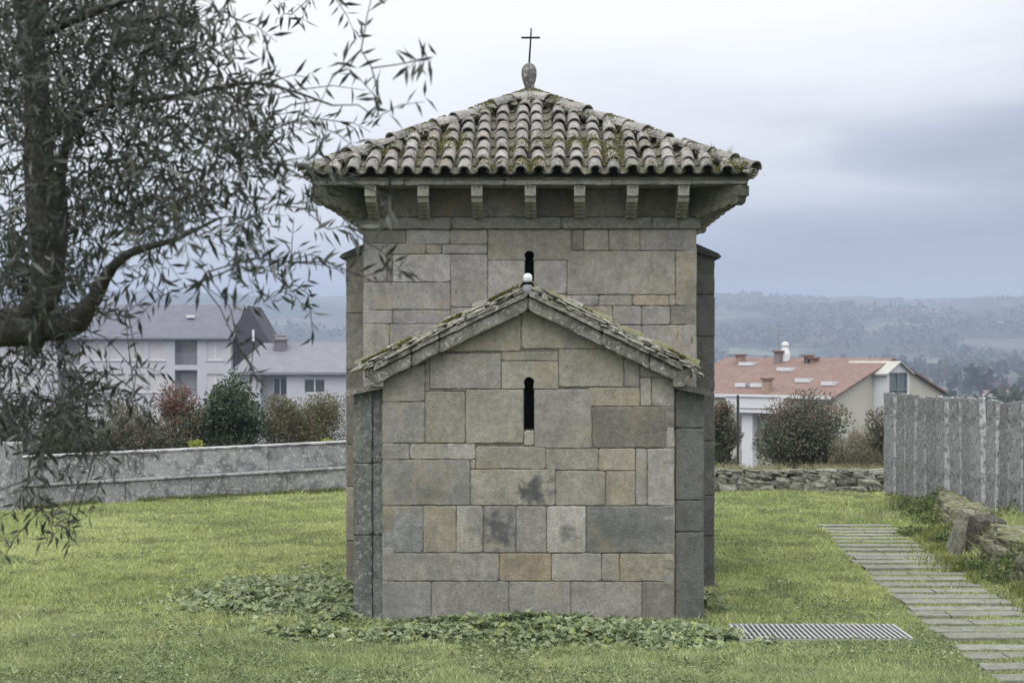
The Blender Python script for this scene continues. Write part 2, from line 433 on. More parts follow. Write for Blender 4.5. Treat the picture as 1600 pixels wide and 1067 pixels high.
def grass():
    N = 1500000
    y = 13.6 + (36.5 - 13.6) * RNG.random(N) ** 1.35
    x = (RNG.random(N) * 2 - 1) * (.33 * y + 2.0)
    z = gz(x, y)
    ok = ~((np.abs(x - CH.x) < 1.9) & (y > 17.97) & (y < 20.0)) & ~((np.abs(x - .2) < 2.1) & (y > 20) & (y < 26.5))
    ok &= ~((x > GR[0] + .01) & (x < GR[1] - .01) & (y > GR[2] + .015) & (y < GR[3] - .01))
    pl = path_left(y); inpath = (x > pl + .03) & (x < pl + 1.17 + .0 * y) & (y < 28.4)
    gap = ((y - 12) / .51) % 1.0
    ok &= ~(inpath & (gap > .27) & (gap < .85) & (RNG.random(N) < .985))
    ok &= ~((x > edge_x(y) - .25) & (x < edge_x(y) + .2) & (y < 33) & (RNG.random(N) < .75))
    # wall footprint
    wy = 31.1 + (x + 9.2) * (35 - 31.1) / 5.8
    ok &= ~((x < 3) & (y > wy - .02))
    # bare patch
    ok &= ~((((x - 6.55) / 1.0) ** 2 + ((y - 30.6) / 1.5) ** 2 < 1) & (RNG.random(N) < .8 * fbm(x * 2, y * 2, 77, 2) + .35))
    # keep nearer area denser but thin by patches
    pn = fbm(x * .7, y * .7, 31, 4)
    ok &= RNG.random(N) < .55 + .9 * pn
    x, y, z, pn = x[ok], y[ok], z[ok], pn[ok]; n = len(x)
    h = .022 + .03 * RNG.random(n) + .045 * np.clip(fbm(x * 1.9, y * 1.9, 41, 3) - .47, 0, 1) * 2.4
    tall = sstep(.2, .9, x - edge_x(y) + .6) ; h = h * (1 + 1.3 * tall)
    h *= np.where(RNG.random(n) < .02, 2.0, 1)
    h *= np.where((x > path_left(y) - .02) & (x < path_left(y) + 1.25) & (y < 28.4), .45, 1)
    w = (.0055 + .0035 * RNG.random(n)) * (1 + (y - 14) * .045)
    a = RNG.random(n) * 6.283; lean = RNG.normal(size=(n, 2)) * .65
    dx, dy = np.cos(a) * w, np.sin(a) * w
    B = np.stack([x, y, z - .005], 1)
    V = np.stack([B + np.stack([dx, dy, 0 * dx], 1), B - np.stack([dx, dy, 0 * dx], 1),
                  B + np.stack([lean[:, 0] * h, lean[:, 1] * h, h], 1)], 1).reshape(-1, 3)
    T = np.arange(3 * n).reshape(-1, 3)
    g1 = np.array([.31, .37, .145]); g2 = np.array([.41, .455, .20]); g3 = np.array([.19, .235, .11]); dry = np.array([.36, .33, .19])
    q = fbm(x * .45 + 9, y * .45, 51, 4)[:, None]; q2 = fbm(x * 2.2, y * 2.2, 61, 3)[:, None]
    C = g1 + (g2 - g1) * np.clip((q - .38) * 4, 0, 1)
    C = C + (g3 - C) * np.clip((q2 - .51) * 5, 0, .62)
    # the near lawn holds more clover and is a cooler green
    fr = (sstep(19.5, 15.5, y) * .55)[:, None]; C = C + (np.array([.24, .29, .155]) - C) * fr
    C = np.where((RNG.random(n) < .06)[:, None], dry, C)
    C = C * (1 + RNG.uniform(-.42, .42, (n, 1)))
    npmesh('grass', V, T, np.repeat(C, 3, 0), M_GRASS, kind='stuff', label='short yellow green lawn grass growing all round the stone chapel')
    # clover and small broad leaves
    N = 90000
    y = 13.8 + 17 * RNG.random(N) ** 1.6; x = (RNG.random(N) * 2 - 1) * (.33 * y + 1.5)
    k = (fbm(x * .9, y * .9, 81, 4) + .16 * sstep(21, 15, y) > .60)
    k &= ~((np.abs(x - .2) < 1.9) & (y > 17.9)) & ~((x > path_left(y)) & (x < path_left(y) + 1.2)) & ~((x > GR[0] - .05) & (x < GR[1] + .05) & (y > GR[2] - .05) & (y < GR[3] + .05))
    x, y = x[k], y[k]; n = len(x); P = np.stack([x, y, gz(x, y) + .02 + .035 * RNG.random(n)], 1)
    D = rdir(n); D[:, 2] = np.abs(D[:, 2]) * .4; Nn = rdir(n) * .5 + np.array([0, 0, 1])
    V, T, C = leaf_mesh(P, D, Nn, .022 + .022 * RNG.random(n), .02 + .018 * RNG.random(n), pick([(.12, .165, .08), (.16, .20, .09), (.22, .25, .13), (.34, .35, .26)], n, [.4, .35, .2, .05]))
    npmesh('clover', V, T, C, M_LEAF, kind='stuff', label='patches of small round clover leaves mixed into the lawn')
grass()

def ground_cover():
    regs = []
    def ell(cx, cy, rx, ry, n): regs.append((cx, cy, rx, ry, n))
    ell(.45, 17.3, 1.95, .68, 7000); ell(-.55, 17.62, .85, .30, 900); ell(1.6, 17.0, .95, .6, 2200); ell(.9, 16.8, 1.3, .55, 3000)
    ell(-2.25, 18.95, .9, 1.1, 3000); ell(-2.7, 19.8, 1.5, 1.9, 2200); ell(1.9, 16.9, .9, .5, 700); ell(-1.2, 16.95, 1.2, .5, 1300); ell(-1.75, 17.85, .28, .16, 700); ell(.2, 17.8, 1.7, .18, 1500); ell(-1.95, 20.2, .55, 1.2, 800); ell(-3.1, 18.5, .7, .5, 420); ell(-2.0, 17.0, .55, .3, 420); ell(-1.3, 16.9, .3, .22, 130)
    ell(-2.5, 20.6, .8, 2.0, 2200); ell(-3.0, 19.4, .8, 1.3, 1500); ell(2.15, 19.3, .25, 1.2, 260); ell(-2.75, 19.4, .9, .8, 500)
    Ps = []
    for cx, cy, rx, ry, n in regs:
        r = np.abs(RNG.normal(size=n)) * .62; a = RNG.random(n) * 6.283
        x = cx + rx * r * np.cos(a) * (1 + .15 * RNG.normal(size=n)); y = cy + ry * r * np.sin(a) * (1 + .15 * RNG.normal(size=n))
        k = fbm(x * 2.4, y * 2.4, 91, 3) > .33 + .13 * r
        x, y, r = x[k], y[k], r[k]
        z = gz(x, y) + (.02 + .10 * RNG.random(len(x))) * np.clip(1.1 - .7 * r, .15, 1)
        Ps.append(np.stack([x, y, z], 1))
    P = np.concatenate(Ps)
    k = ~((np.abs(P[:, 0] - CH.x) < 1.85) & (P[:, 1] > 17.99) & (P[:, 1] < 20)) & ~((P[:, 0] > GR[0] + .05) & (P[:, 0] < GR[1]) & (P[:, 1] > GR[2]) & (P[:, 1] < GR[3]))
    P = P[k]; n = len(P)
    L = .045 + .055 * RNG.random(n) ; D = rdir(n); D[:, 2] = D[:, 2] * .35 - .1; Nn = rdir(n) * .55 + np.array([0, -.15, 1])
    C = pick([(.16, .205, .105), (.215, .26, .14), (.30, .335, .22), (.095, .135, .065), (.26, .30, .11)], n, [.32, .3, .13, .15, .1])
    # broad three-part leaf: two side diamonds and a wide centre one
    V1, T1, C1 = leaf_mesh(P, D, Nn, L, L * .95, C, .18)
    # stems
    B = P.copy(); B[:, 2] = gz(P[:, 0], P[:, 1]); s = .0025
    SV = np.stack([B + [s, 0, 0], B - [s, 0, 0], P], 1).reshape(-1, 3); ST = np.arange(3 * n).reshape(-1, 3) + len(V1)
    npmesh('ivy_ground_cover', np.concatenate([V1, SV]), np.concatenate([T1, ST]), np.concatenate([C1, np.repeat(C * .7, 3, 0)]), M_LEAF,
           kind='stuff', label='broad grey green leaves sprawling over the grass at the foot of the chapel')
ground_cover()

# ------------------------------------------------------------------ grate and path
def grate():
    x0, x1, y0, y1 = GR
    zt = float(gz((x0 + x1) / 2, (y0 + y1) / 2)) + .035
    root = empty('drain_grate', ((x0 + x1) / 2, (y0 + y1) / 2, zt), 0, 'long galvanised steel drain grate of parallel bars set in the lawn', 'drain grate')
    hx, hy = (x1 - x0) / 2, (y1 - y0) / 2
    b = MB()
    n = 33
    for i in range(n):
        x = -hx + .02 + (2 * hx - .04) * i / (n - 1)
        b.box(x - .0085, x + .0085, -hy + .012, hy - .012, -.022, .004)
    for yy in (-hy * .5, 0, hy * .5): b.tube([(-hx, yy, -.02), (hx, yy, -.02)], [.004] * 2, 5)
    b.build('bars', M_STEEL, root)
    f = MB()
    f.box(-hx, hx, -hy, -hy + .010, -.05, -.004); f.box(-hx, hx, hy - .010, hy, -.05, .002)
    f.box(-hx, -hx + .01, -hy + .010, hy - .010, -.05, .002); f.box(hx - .01, hx, -hy + .010, hy - .010, -.05, .002)
    f.build('frame', M_STEEL, root)
    p = MB(); p.box(-hx + .012, hx - .012, -hy + .012, hy - .012, -.034, -.030)
    p.build('dark_pit_sheet', M_DARK, root)  # near-black sheet under the bars, stands for the pit's darkness
grate()

def path():
    b = MB(); rnd = random.Random(4)
    y = 8.0 + .51 * .27; k0 = 0
    y = 12 - .51 * 8 + .51 * .27
    i = 0
    while y < 28.3:
        xl = float(path_left(y)) + rnd.uniform(-.06, .06); wd = 1.2 + rnd.uniform(-.03, .05)
        w = .51 * .58 * rnd.uniform(.93, 1.04)
        if y > 24: w *= .85
        segs = 14; z0 = float(gz(xl + .6, y + .2)) + .018 + rnd.uniform(-.006, .008); sk = rnd.uniform(-.02, .02)
        c = rnd.uniform(.85, 1.12); col = (c, c, c * rnd.uniform(.93, 1))
        cuts = [0, 1] if rnd.random() < .75 else [0, rnd.uniform(.3, .7), 1]
        for a, e in zip(cuts[:-1], cuts[1:]):
            xa, xb = xl + wd * a + (.008 if a else 0), xl + wd * e - .008
            top = []
            for s in range(segs + 1):
                x = xa + (xb - xa) * s / segs; top.append((x, y + sk * (x - xl) + rnd.uniform(-.008, .008)))
            bot = [(x, yy + w + rnd.uniform(-.008, .008)) for x, yy in top][::-1]
            poly = top + bot
            b.prism([(p[0], p[1]) for p in poly], (0, 0, z0), (1, 0, 0), (0, 1, 0), (0, 0, 1), .08, col)
        y += .51
    o = b.build('path', M_PATH, kind='structure')
    mo = o.modifiers.new('b', 'BEVEL'); mo.width = .008; mo.segments = 2; mo.limit_method = 'ANGLE'
path()
# ------------------------------------------------------------------ chapel
chapel = empty('chapel', CH, CH_ROT, 'small ancient stone chapel with hipped clay tile roof and low gabled apse', 'chapel')
rb = random.Random(5)
G_ = (.240, .230, .214); B_ = (.218, .213, .204); W_ = (.272, .248, .200); Y_ = (.252, .240, .206); O_ = (.275, .232, .175)
L_ = (.300, .290, .268); D_ = (.118, .12, .115); V_ = (.172, .162, .142)

def clip(poly, a, b, c):
    """keep a*x+b*y<=c"""
    out = []
    for i in range(len(poly)):
        p, q = poly[i], poly[(i + 1) % len(poly)]
        dp, dq = a * p[0] + b * p[1] - c, a * q[0] + b * q[1] - c
        if dp <= 0: out.append(p)
        if dp * dq < 0:
            t = dp / (dp - dq); out.append((p[0] + t * (q[0] - p[0]), p[1] + t * (q[1] - p[1])))
    return out
def area(p): return abs(sum(p[i][0] * p[(i + 1) % len(p)][1] - p[(i + 1) % len(p)][0] * p[i][1] for i in range(len(p)))) / 2
def inset(poly, g):
    s = sum(poly[i][0] * poly[(i + 1) % len(poly)][1] - poly[(i + 1) % len(poly)][0] * poly[i][1] for i in range(len(poly)))
    if s < 0: poly = poly[::-1]
    r = list(poly)
    for i in range(len(poly)):
        p, q = poly[i], poly[(i + 1) % len(poly)]
        ex, ey = q[0] - p[0], q[1] - p[1]; l = math.hypot(ex, ey)
        if l < 1e-6: continue
        nx, ny = ey / l, -ex / l
        r = clip(r, nx, ny, nx * p[0] + ny * p[1] - g)
        if len(r) < 3: return []
    return r
def rough_ring(poly, step=.055, j=.0038, cr=.02):
    """round corners a little, subdivide, jitter"""
    pts = []
    n = len(poly)
    for i in range(n):
        p0, p, q = poly[i - 1], poly[i], poly[(i + 1) % n]
        la = math.hypot(p[0] - p0[0], p[1] - p0[1]); lb = math.hypot(q[0] - p[0], q[1] - p[1])
        if la < 1e-5 or lb < 1e-5: continue
        r = min(cr * rb.uniform(.4, 1.7), la * .3, lb * .3)
        a = (p[0] + (p0[0] - p[0]) / la * r, p[1] + (p0[1] - p[1]) / la * r)
        b = (p[0] + (q[0] - p[0]) / lb * r, p[1] + (q[1] - p[1]) / lb * r)
        m = ((a[0] + b[0]) / 2 * .6 + p[0] * .4, (a[1] + b[1]) / 2 * .6 + p[1] * .4)
        pts += [a, m, b]
        rb_ = (q[0] + (p[0] - q[0]) / lb * min(cr, lb * .3), q[1] + (p[1] - q[1]) / lb * min(cr, lb * .3))
        d = math.hypot(rb_[0] - b[0], rb_[1] - b[1]); k = int(d / step)
        for s in range(1, k):
            t = s / k; pts.append((b[0] + (rb_[0] - b[0]) * t, b[1] + (rb_[1] - b[1]) * t))
    return [(x + rb.uniform(-j, j), y + rb.uniform(-j, j)) for x, y in pts]
def block(mb, poly, o, u, w, n, col, gap=.0075, depth=.12, bev=.007, prot=None, raw=False):
    if area(poly) < .0008: return
    o, u, w, n = map(Vector, (o, u, w, n))
    if not raw:
        poly = inset(poly, gap / 2)
        if len(poly) < 3 or area(poly) < .0005: return
        ring = rough_ring(poly)
    else: ring = poly
    pr = rb.uniform(-.004, .004) if prot is None else prot
    cx = sum(p[0] for p in ring) / len(ring); cy = sum(p[1] for p in ring) / len(ring)
    inner = []
    for x, y in ring:
        d = math.hypot(x - cx, y - cy) + 1e-6; bb = bev * (1.0 + .6 * rb.random())
        inner.append((x - (x - cx) / d * bb * 1.2, y - (y - cy) / d * bb * 1.2))
    k = len(ring)
    P = lambda q, h: o + u * q[0] + w * q[1] + n * h
    vs = [P(q, pr) for q in inner] + [P(q, pr - bev) for q in ring] + [P(q, -depth) for q in ring]
    fs = [tuple(range(k))] + [(i, k + i, k + (i + 1) % k, (i + 1) % k) for i in range(k)] + [(k + i, 2 * k + i, 2 * k + (i + 1) % k, k + (i + 1) % k) for i in range(k)] + [tuple(range(3 * k - 1, 2 * k - 1, -1))]
    s = rb.uniform(.93, 1.07)
    mb.add(vs, fs, tuple(c * s for c in col), 0)
def rect(a, b, c, d): return [(a, c), (b, c), (b, d), (a, d)]
PAL = [G_, G_, B_, W_, Y_, Y_, L_, V_]
def auto_blocks(mb, u0, u1, z0, z1, o, u, w, n, pal=PAL, clips=(), rh=(.26, .5), bw=(.35, 1.0), depth=.12):
    z = z0
    while z < z1 - .02:
        h = rb.uniform(*rh)
        if z1 - (z + h) < rh[0] * .7: h = z1 - z
        x = u0
        while x < u1 - .02:
            l = rb.uniform(*bw)
            if u1 - (x + l) < bw[0] * .6: l = u1 - x
            p = rect(x, x + l, z, z + h)
            for c in clips: p = clip(p, *c) if len(p) > 2 else p
            if len(p) > 2: block(mb, p, o, u, w, n, rb.choice(pal), depth=depth)
            x += l
        z += h

# ---- apse wall
XA = lambda px: (px - 825.5) / 150.0
ZA = lambda py: 2.8 - (py - 552) / 150.0
sl_ = (ZA(483) - ZA(596)) / XA(593) * -1      # slope of the rake (positive)
zap = ZA(484)
gclips = [(sl_, 1, zap), (-sl_, 1, zap)]
AW = 1.523
apse = MB()
fo, fu, fw, fn = (0, 0, 0), (1, 0, 0), (0, 0, 1), (0, -1, 0)
A = [
 (596, 674, 908, 969, B_), (674, 795, 908, 969, G_), (795, 892, 908, 969, G_), (892, 1003, 908, 969, G_), (1003, 1054, 908, 969, V_),
 (596, 780, 864, 908, G_), (780, 862, 864, 908, O_), (862, 940, 864, 908, L_), (940, 968, 864, 908, G_), (968, 1054, 864, 908, W_),
 (596, 661, 790, 864, (.205, .212, .205)), (661, 713, 790, 864, W_), (713, 755, 790, 864, L_), (755, 806, 790, 864, B_), (806, 854, 790, 864, G_), (854, 916, 790, 864, L_), (916, 1054, 790, 864, (.15, .15, .142)),
 (596, 735, 718, 790, B_), (735, 868, 733, 790, Y_), (868, 946, 735, 790, Y_), (946, 993, 735, 790, W_), (993, 1011, 700, 790, G_), (1011, 1054, 700, 790, L_),
 (596, 640, 693, 718, G_), (640, 743, 693, 718, L_), (743, 853, 697, 733, Y_), (735, 743, 718, 733, Y_), (853, 935, 700, 735, Y_), (935, 993, 700, 735, W_),
 (596, 664, 628, 693, B_), (664, 727, 611, 693, Y_), (727, 818.5, 608, 693, Y_), (834.5, 925, 608, 700, G_), (925, 1041, 635, 700, V_), (1041, 1054, 668, 700, L_), (1041, 1054, 635, 668, V_),
 (596, 664, 570, 628, G_), (664, 671, 560, 611, G_), (671, 783, 552, 608, G_), (783, 873, 549, 564, Y_), (873, 975, 545, 605, Y_), (918, 1000, 605, 635, W_), (975, 1000, 560, 605, G_),
 (1000, 1018, 590, 635, L_), (1018, 1054, 590, 635, L_), (818.5, 834.5, 672, 697, L_), (664, 727, 608, 611, Y_),
 (696, 814, 484, 549, Y_), (814, 960, 484, 545, Y_), (1000, 1054, 560, 590, G_), (596, 696, 520, 552, G_), (853, 925, 697, 700, G_), (873, 880, 545, 549, Y_),
]
for a, b, y0, y1, c in A:
    p = rect(XA(a), XA(b), ZA(y1), ZA(y0))
    for cc in gclips: p = clip(p, *cc) if len(p) > 2 else p
    if len(p) > 2: block(apse, p, fo, fu, fw, fn, c)
# the stone with the keyhole head of the slit cut out of it (two halves of one block around a round head)
def keyhole_stone(mb, a, b, y0, y1, cx, cy, r, slit, X, Z, o, col):
    g = .0045
    def arc(s0, s1, n=9):
        return [(X(cx) + r * math.cos(t), Z(cy) + r * math.sin(t)) for t in [s0 + (s1 - s0) * i / n for i in range(n + 1)]]
    hb = math.asin(min(1, slit / r)) if slit < r else math.pi / 2
    a0 = -math.pi / 2 + hb; a1 = 1.5 * math.pi - hb
    poly = [(X(a) + g, Z(y1) + g), (X(cx) - slit, Z(y1) + g)] + arc(a1, a0, 16) + [(X(cx) + slit, Z(y1) + g), (X(b) - g, Z(y1) + g), (X(b) - g, Z(y0) - g), (X(a) + g, Z(y0) - g)]
    block(mb, poly, o, fu, fw, fn, col, raw=True, bev=.005, prot=0)
keyhole_stone(apse, 783, 873, 564, 608, 826.5, 597, .062, .050, XA, ZA, fo, Y_)
def backing(mb, x0, x1, z0, z1, sx0, sx1, sz0, sz1, o, depth, clips=()):
    for r in (rect(x0, sx0, z0, z1), rect(sx1, x1, z0, z1), rect(sx0, sx1, z0, sz0), rect(sx0, sx1, sz1, z1)):
        for c in clips: r = clip(r, *c) if len(r) > 2 else r
        if len(r) > 2: mb.prism(r, o, fu, fw, fn, depth, None, 1)
backing(apse, -AW + .03, AW - .03, -.1, 3.6, XA(818.5), XA(834.5), ZA(672), ZA(586), (0, .014, 0), .55, gclips)
# side walls of the apse
auto_blocks(apse, 0.0, 2.0, 0, 2.5, (-AW, 2.0, 0), (0, -1, 0), (0, 0, 1), (-1, 0, 0), [B_, V_, G_])
auto_blocks(apse, 0.0, 2.0, 0, 2.5, (AW, 0, 0), (0, 1, 0), (0, 0, 1), (1, 0, 0), [B_, V_, G_])
apse.box(-AW + .014, -AW + .3, .57, 2.0, 0, 2.5, None, 1); apse.box(AW - .3, AW - .014, .57, 2.0, 0, 2.5, None, 1)
apse.prism([(-1.6, -.10), (1.58, -.10), (1.57, .025), (-1.58, .03)], (0, .0, 0), fu, fw, fn, .12, G_)   # footing
apse_o = apse.build('apse_wall', [M_ASH, M_MORTAR], chapel)
for cut in ((-1.58, 1.57),):
    pass
wv = MB(); wv.box(XA(815), XA(838), .5, .53, ZA(676), ZA(582))
wv.build('slit_window', M_DARK, apse_o)  # near-black panel stands for the dark interior behind the slit

# ---- apse buttresses with sloping slab tops
def buttress(side):
    b = MB()
    x0, x1 = (AW + .004, AW + .31)
    zt = 2.42; rows = [(0, .94), (.94, 1.27), (1.27, 2.02), (2.02, zt)] if side > 0 else [(0, .90), (.90, 1.65), (1.65, zt)]
    for za, zb in rows:
        if side > 0:
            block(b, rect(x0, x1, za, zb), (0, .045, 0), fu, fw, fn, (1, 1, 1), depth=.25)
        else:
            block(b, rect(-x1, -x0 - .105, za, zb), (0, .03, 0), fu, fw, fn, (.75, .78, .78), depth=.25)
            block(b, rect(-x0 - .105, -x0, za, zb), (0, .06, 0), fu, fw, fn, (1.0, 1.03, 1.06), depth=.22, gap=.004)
    s = side
    xs = sorted((s * (x0 + .0), s * (x1 - .012)))
    b.box(xs[0], xs[1], .09, 1.1, -.1, zt - .01, (.9, .9, .9))
    auto_blocks(b, 0, 1.05, 0, zt, (s * x1, .055 if s > 0 else 1.105, 0), (0, s, 0), (0, 0, 1), (s, 0, 0), [(1, 1, 1), (.9, .9, .9)], rh=(.5, .9), bw=(.5, .7), depth=.03)
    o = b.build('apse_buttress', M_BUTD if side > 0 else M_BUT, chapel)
    c = MB()
    # sloping slab: outer end lower
    k = 8
    xa, xb = x0 - .02, x1 + .06
    poly = [(s * xa, 2.435), (s * xb, 2.36), (s * (xb + .02), 2.385), (s * (xb - .01), 2.42), (s * (xa + .12), 2.475), (s * xa, 2.52)]
    if s < 0: poly = poly[::-1]
    c.prism(poly, (0, -.10, 0), fu, fw, fn, 1.25, (.8, .8, .8))
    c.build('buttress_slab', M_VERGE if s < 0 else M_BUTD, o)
buttress(1); buttress(-1)

# ---- apse roof
t1 = ZA(596) ; ang = math.atan(sl_)
rake = MB()
def rake_piece(s, ua, ub, lo, hi, y0, y1, col):
    """piece along the rake between |u|=ua..ub, between heights lo..hi above the wall rake line"""
    f = lambda u: zap - sl_ * u
    poly = [(s * ua, f(ua) + lo), (s * ub, f(ub) + lo), (s * ub, f(ub) + hi), (s * ua, f(ua) + hi)]
    if s < 0: poly = poly[::-1]
    block(rake, poly, (0, y0, 0), fu, fw, fn, col, gap=.006, depth=(y1 - y0), bev=.012, prot=rb.uniform(-.008, .008))
for s, cuts in ((-1, [0.0, .92, 1.21, 1.60]), (1, [0.0, .76, 1.25, 1.60])):
    for a, b in zip(cuts[:-1], cuts[1:]):
        k = rb.uniform(.8, 1.0)
        rake_piece(s, a, b, -.01, .135, -.14, .10, (k, k, k))
        rake_piece(s, a, b, .138, .195, -.175, .10, (k * 1.15, k * 1.15, k * 1.15))
for s in (-1, 1):
    # eave cornice running back along the side, with its shaped end
    z = zap - sl_ * 1.6
    rake.prism([(s * 1.50, z - .02), (s * 1.60, z - .02), (s * 1.68, z + .10), (s * 1.72, z + .17), (s * 1.5, z + .17)][::s], (0, -.13, 0), fu, fw, fn, 2.12, (.8, .8, .8))
rake_o = rake.build('apse_cornice', M_VERGE, chapel)
# irregular flat stones bedded on the cornice
st_ = MB()
def rough_slab(mb, c, sz, M, col, seg=3, j=.18):
    """irregular flat stone"""
    pts = []; n = 9
    ph = rb.random() * 6
    for lv, k in ((-.5, .93), (0, 1.0), (.5, .85)):
        for i in range(n):
            a = 2 * math.pi * i / n + ph
            ca, sa = math.cos(a), math.sin(a)
            m_ = max(abs(ca), abs(sa)) ** .8
            r = k / m_ * (1 + .0 * j)
            pts.append((ca * r * sz[0] * .5 * rb.uniform(1 - j, 1 + j), sa * r * sz[1] * .5 * rb.uniform(1 - j, 1 + j), lv * sz[2] * rb.uniform(.8, 1.1)))
    V = [tuple(M @ (Vector(p)) + Vector(c)) for p in pts]
    f = [tuple(range(n))[::-1], tuple(2 * n + i for i in range(n))] + [(l * n + i, l * n + (i + 1) % n, (l + 1) * n + (i + 1) % n, (l + 1) * n + i) for l in (0, 1) for i in range(n)]
    mb.add(V, f, col)
for s in (-1, 1):
    for layer, (h0, dy) in enumerate(((.205, -.185), (.235, -.16), (.265, -.13))):
        d = .04
        while d < 1.70:
            l = rb.uniform(.09, .26)
            u = d + l / 2
            z = zap - sl_ * u + h0 + rb.uniform(-.008, .008)
            M = Matrix.Rotation(s * (ang + rb.uniform(-.07, .05)), 4, 'Y')
            k = rb.uniform(.6, 1.5)
            rough_slab(st_, (s * u, dy + .10 + rb.uniform(-.02, .02), z), (l * 1.1, .22, rb.uniform(.02, .036)), M, (k, k, k * .97))
            d += l * rb.uniform(.85, 1.0)
st_.build('verge_stones', M_VERGE, rake_o)

TILEC = [(.205, .195, .19), (.19, .183, .18), (.225, .215, .208), (.165, .158, .153), (.255, .245, .235), (.20, .175, .155), (.15, .147, .142), (.235, .228, .22)]
def barrel(mb, P, S, T, N, L=.42, r0=.085, r1=.068, th=.014, flip=1, col=None, seg=7, arc=2.9):
    """P lower end centre; S along, T across, N up; r0 radius at lower end"""
    P, S, T, N = Vector(P), Vector(S), Vector(T), Vector(N)
    vs = []
    for (sl, r) in ((0, r0), (L, r1)):
        for rr in (r, r - th):
            for i in range(seg + 1):
                a = -arc / 2 + arc * i / seg
                vs.append(P + S * sl + T * (rr * math.sin(a)) + N * (flip * rr * math.cos(a)))
    k = seg + 1; f = []
    for i in range(seg):
        f += [(i, i + 1, 2 * k + i + 1, 2 * k + i), (k + i, 3 * k + i, 3 * k + i + 1, k + i + 1), (i, k + i, k + i + 1, i + 1), (2 * k + i, 2 * k + i + 1, 3 * k + i + 1, 3 * k + i)]
    f += [(0, 2 * k, 3 * k, k), (seg, k + seg, 3 * k + seg, 2 * k + seg)]
    c = col or rb.choice(TILEC); s = rb.uniform(.8, 1.15)
    mb.add(vs, f, tuple(x * s for x in c))
def tile_slope(mb, E, S, T, N, halfw, rows, keep, sp=.211, ex=.34):
    """E eave middle point, S upslope unit, T along eave, N normal"""
    E, S, T, N = Vector(E), Vector(S), Vector(T), Vector(N)
    n = int(2 * halfw / sp)
    for i in range(n + 1):
        t = -halfw + (2 * halfw - n * sp) / 2 + i * sp
        cj = rb.uniform(-.008, .008); drift = rb.uniform(-.012, .012)
        for j in range(rows):
            s = j * ex
            for kind in (0, 1):
                tt = t + (sp / 2 if kind else 0) + cj + drift * j * .5
                if not keep(tt, s + .12): continue
                jt, js = rb.uniform(-.012, .012), rb.uniform(-.022, .022)
                ax = rb.uniform(-.03, .03); d = (S + T * ax).normalized(); t2 = (T - S * ax).normalized()
                if kind == 0:
                    tilt = rb.uniform(.045, .10); d = (d - N * tilt).normalized(); nn = (N + S * tilt).normalized()
                    barrel(mb, E + S * (s + js - .02) + T * (tt + jt) + N * (.055 + rb.uniform(0, .012)), d, t2, nn, .43, .083 * rb.uniform(.93, 1.07), .068, flip=1)
                else:
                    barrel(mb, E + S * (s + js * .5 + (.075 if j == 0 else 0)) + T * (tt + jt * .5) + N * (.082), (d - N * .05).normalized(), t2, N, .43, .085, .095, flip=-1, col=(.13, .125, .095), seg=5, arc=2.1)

ar = MB()
zr = zap + .22; yl0, yl1 = -.04, 1.98
for s in (-1, 1):
    E = Vector((s * 1.74, (yl0 + yl1) / 2, zr - sl_ * 1.74)); S = Vector((-s * math.cos(ang), 0, math.sin(ang))); N = Vector((s * math.sin(ang), 0, math.cos(ang)))
    tile_slope(ar, E + N * -.03, S, Vector((0, 1, 0)), N, .98, 5, lambda t, q: q < 1.75)
for j in range(6):
    barrel(ar, (0 + rb.uniform(-.01, .01), -.12 + j * .35, zr - .005 + rb.uniform(0, .01)), (0, 1, 0), (1, 0, 0), (0, 0, 1), .42, .095, .08)
ar_o = ar.build('apse_roof_tiles', M_TILE, chapel)
ab = MB()
ab.prism([(-1.70, zr - sl_ * 1.70 - .10), (0, zr - .10), (1.70, zr - sl_ * 1.70 - .10), (1.70, zr - sl_ * 1.70 - .03), (0, zr - .03), (-1.70, zr - sl_ * 1.70 - .03)], (0, -.03, 0), fu, fw, fn, 2.02, (1, 1, 1))
ab.build('apse_roof_bed', simple('roof_bed', (.10, .10, .07), .95, .5, 8, .8, 25), chapel)
rc = MB()
rc.lathe([(.03, -.012), (.040, -.004), (.045, .01), (.047, .03), (.044, .055), (.03, .072), (.012, .078)], (-.005, -.12, zr + .075), 12, (1, 1, 1))
rc.lathe([(.06, -.10), (.065, -.06), (.055, -.02), (.035, -.005)], (-.005, -.11, zr + .04), 10, (.30, .30, .29))
rc.build('ridge_cap', simple('pale_mortar', (.62, .65, .72), .8, .25, 14, .6, 40), ar_o)

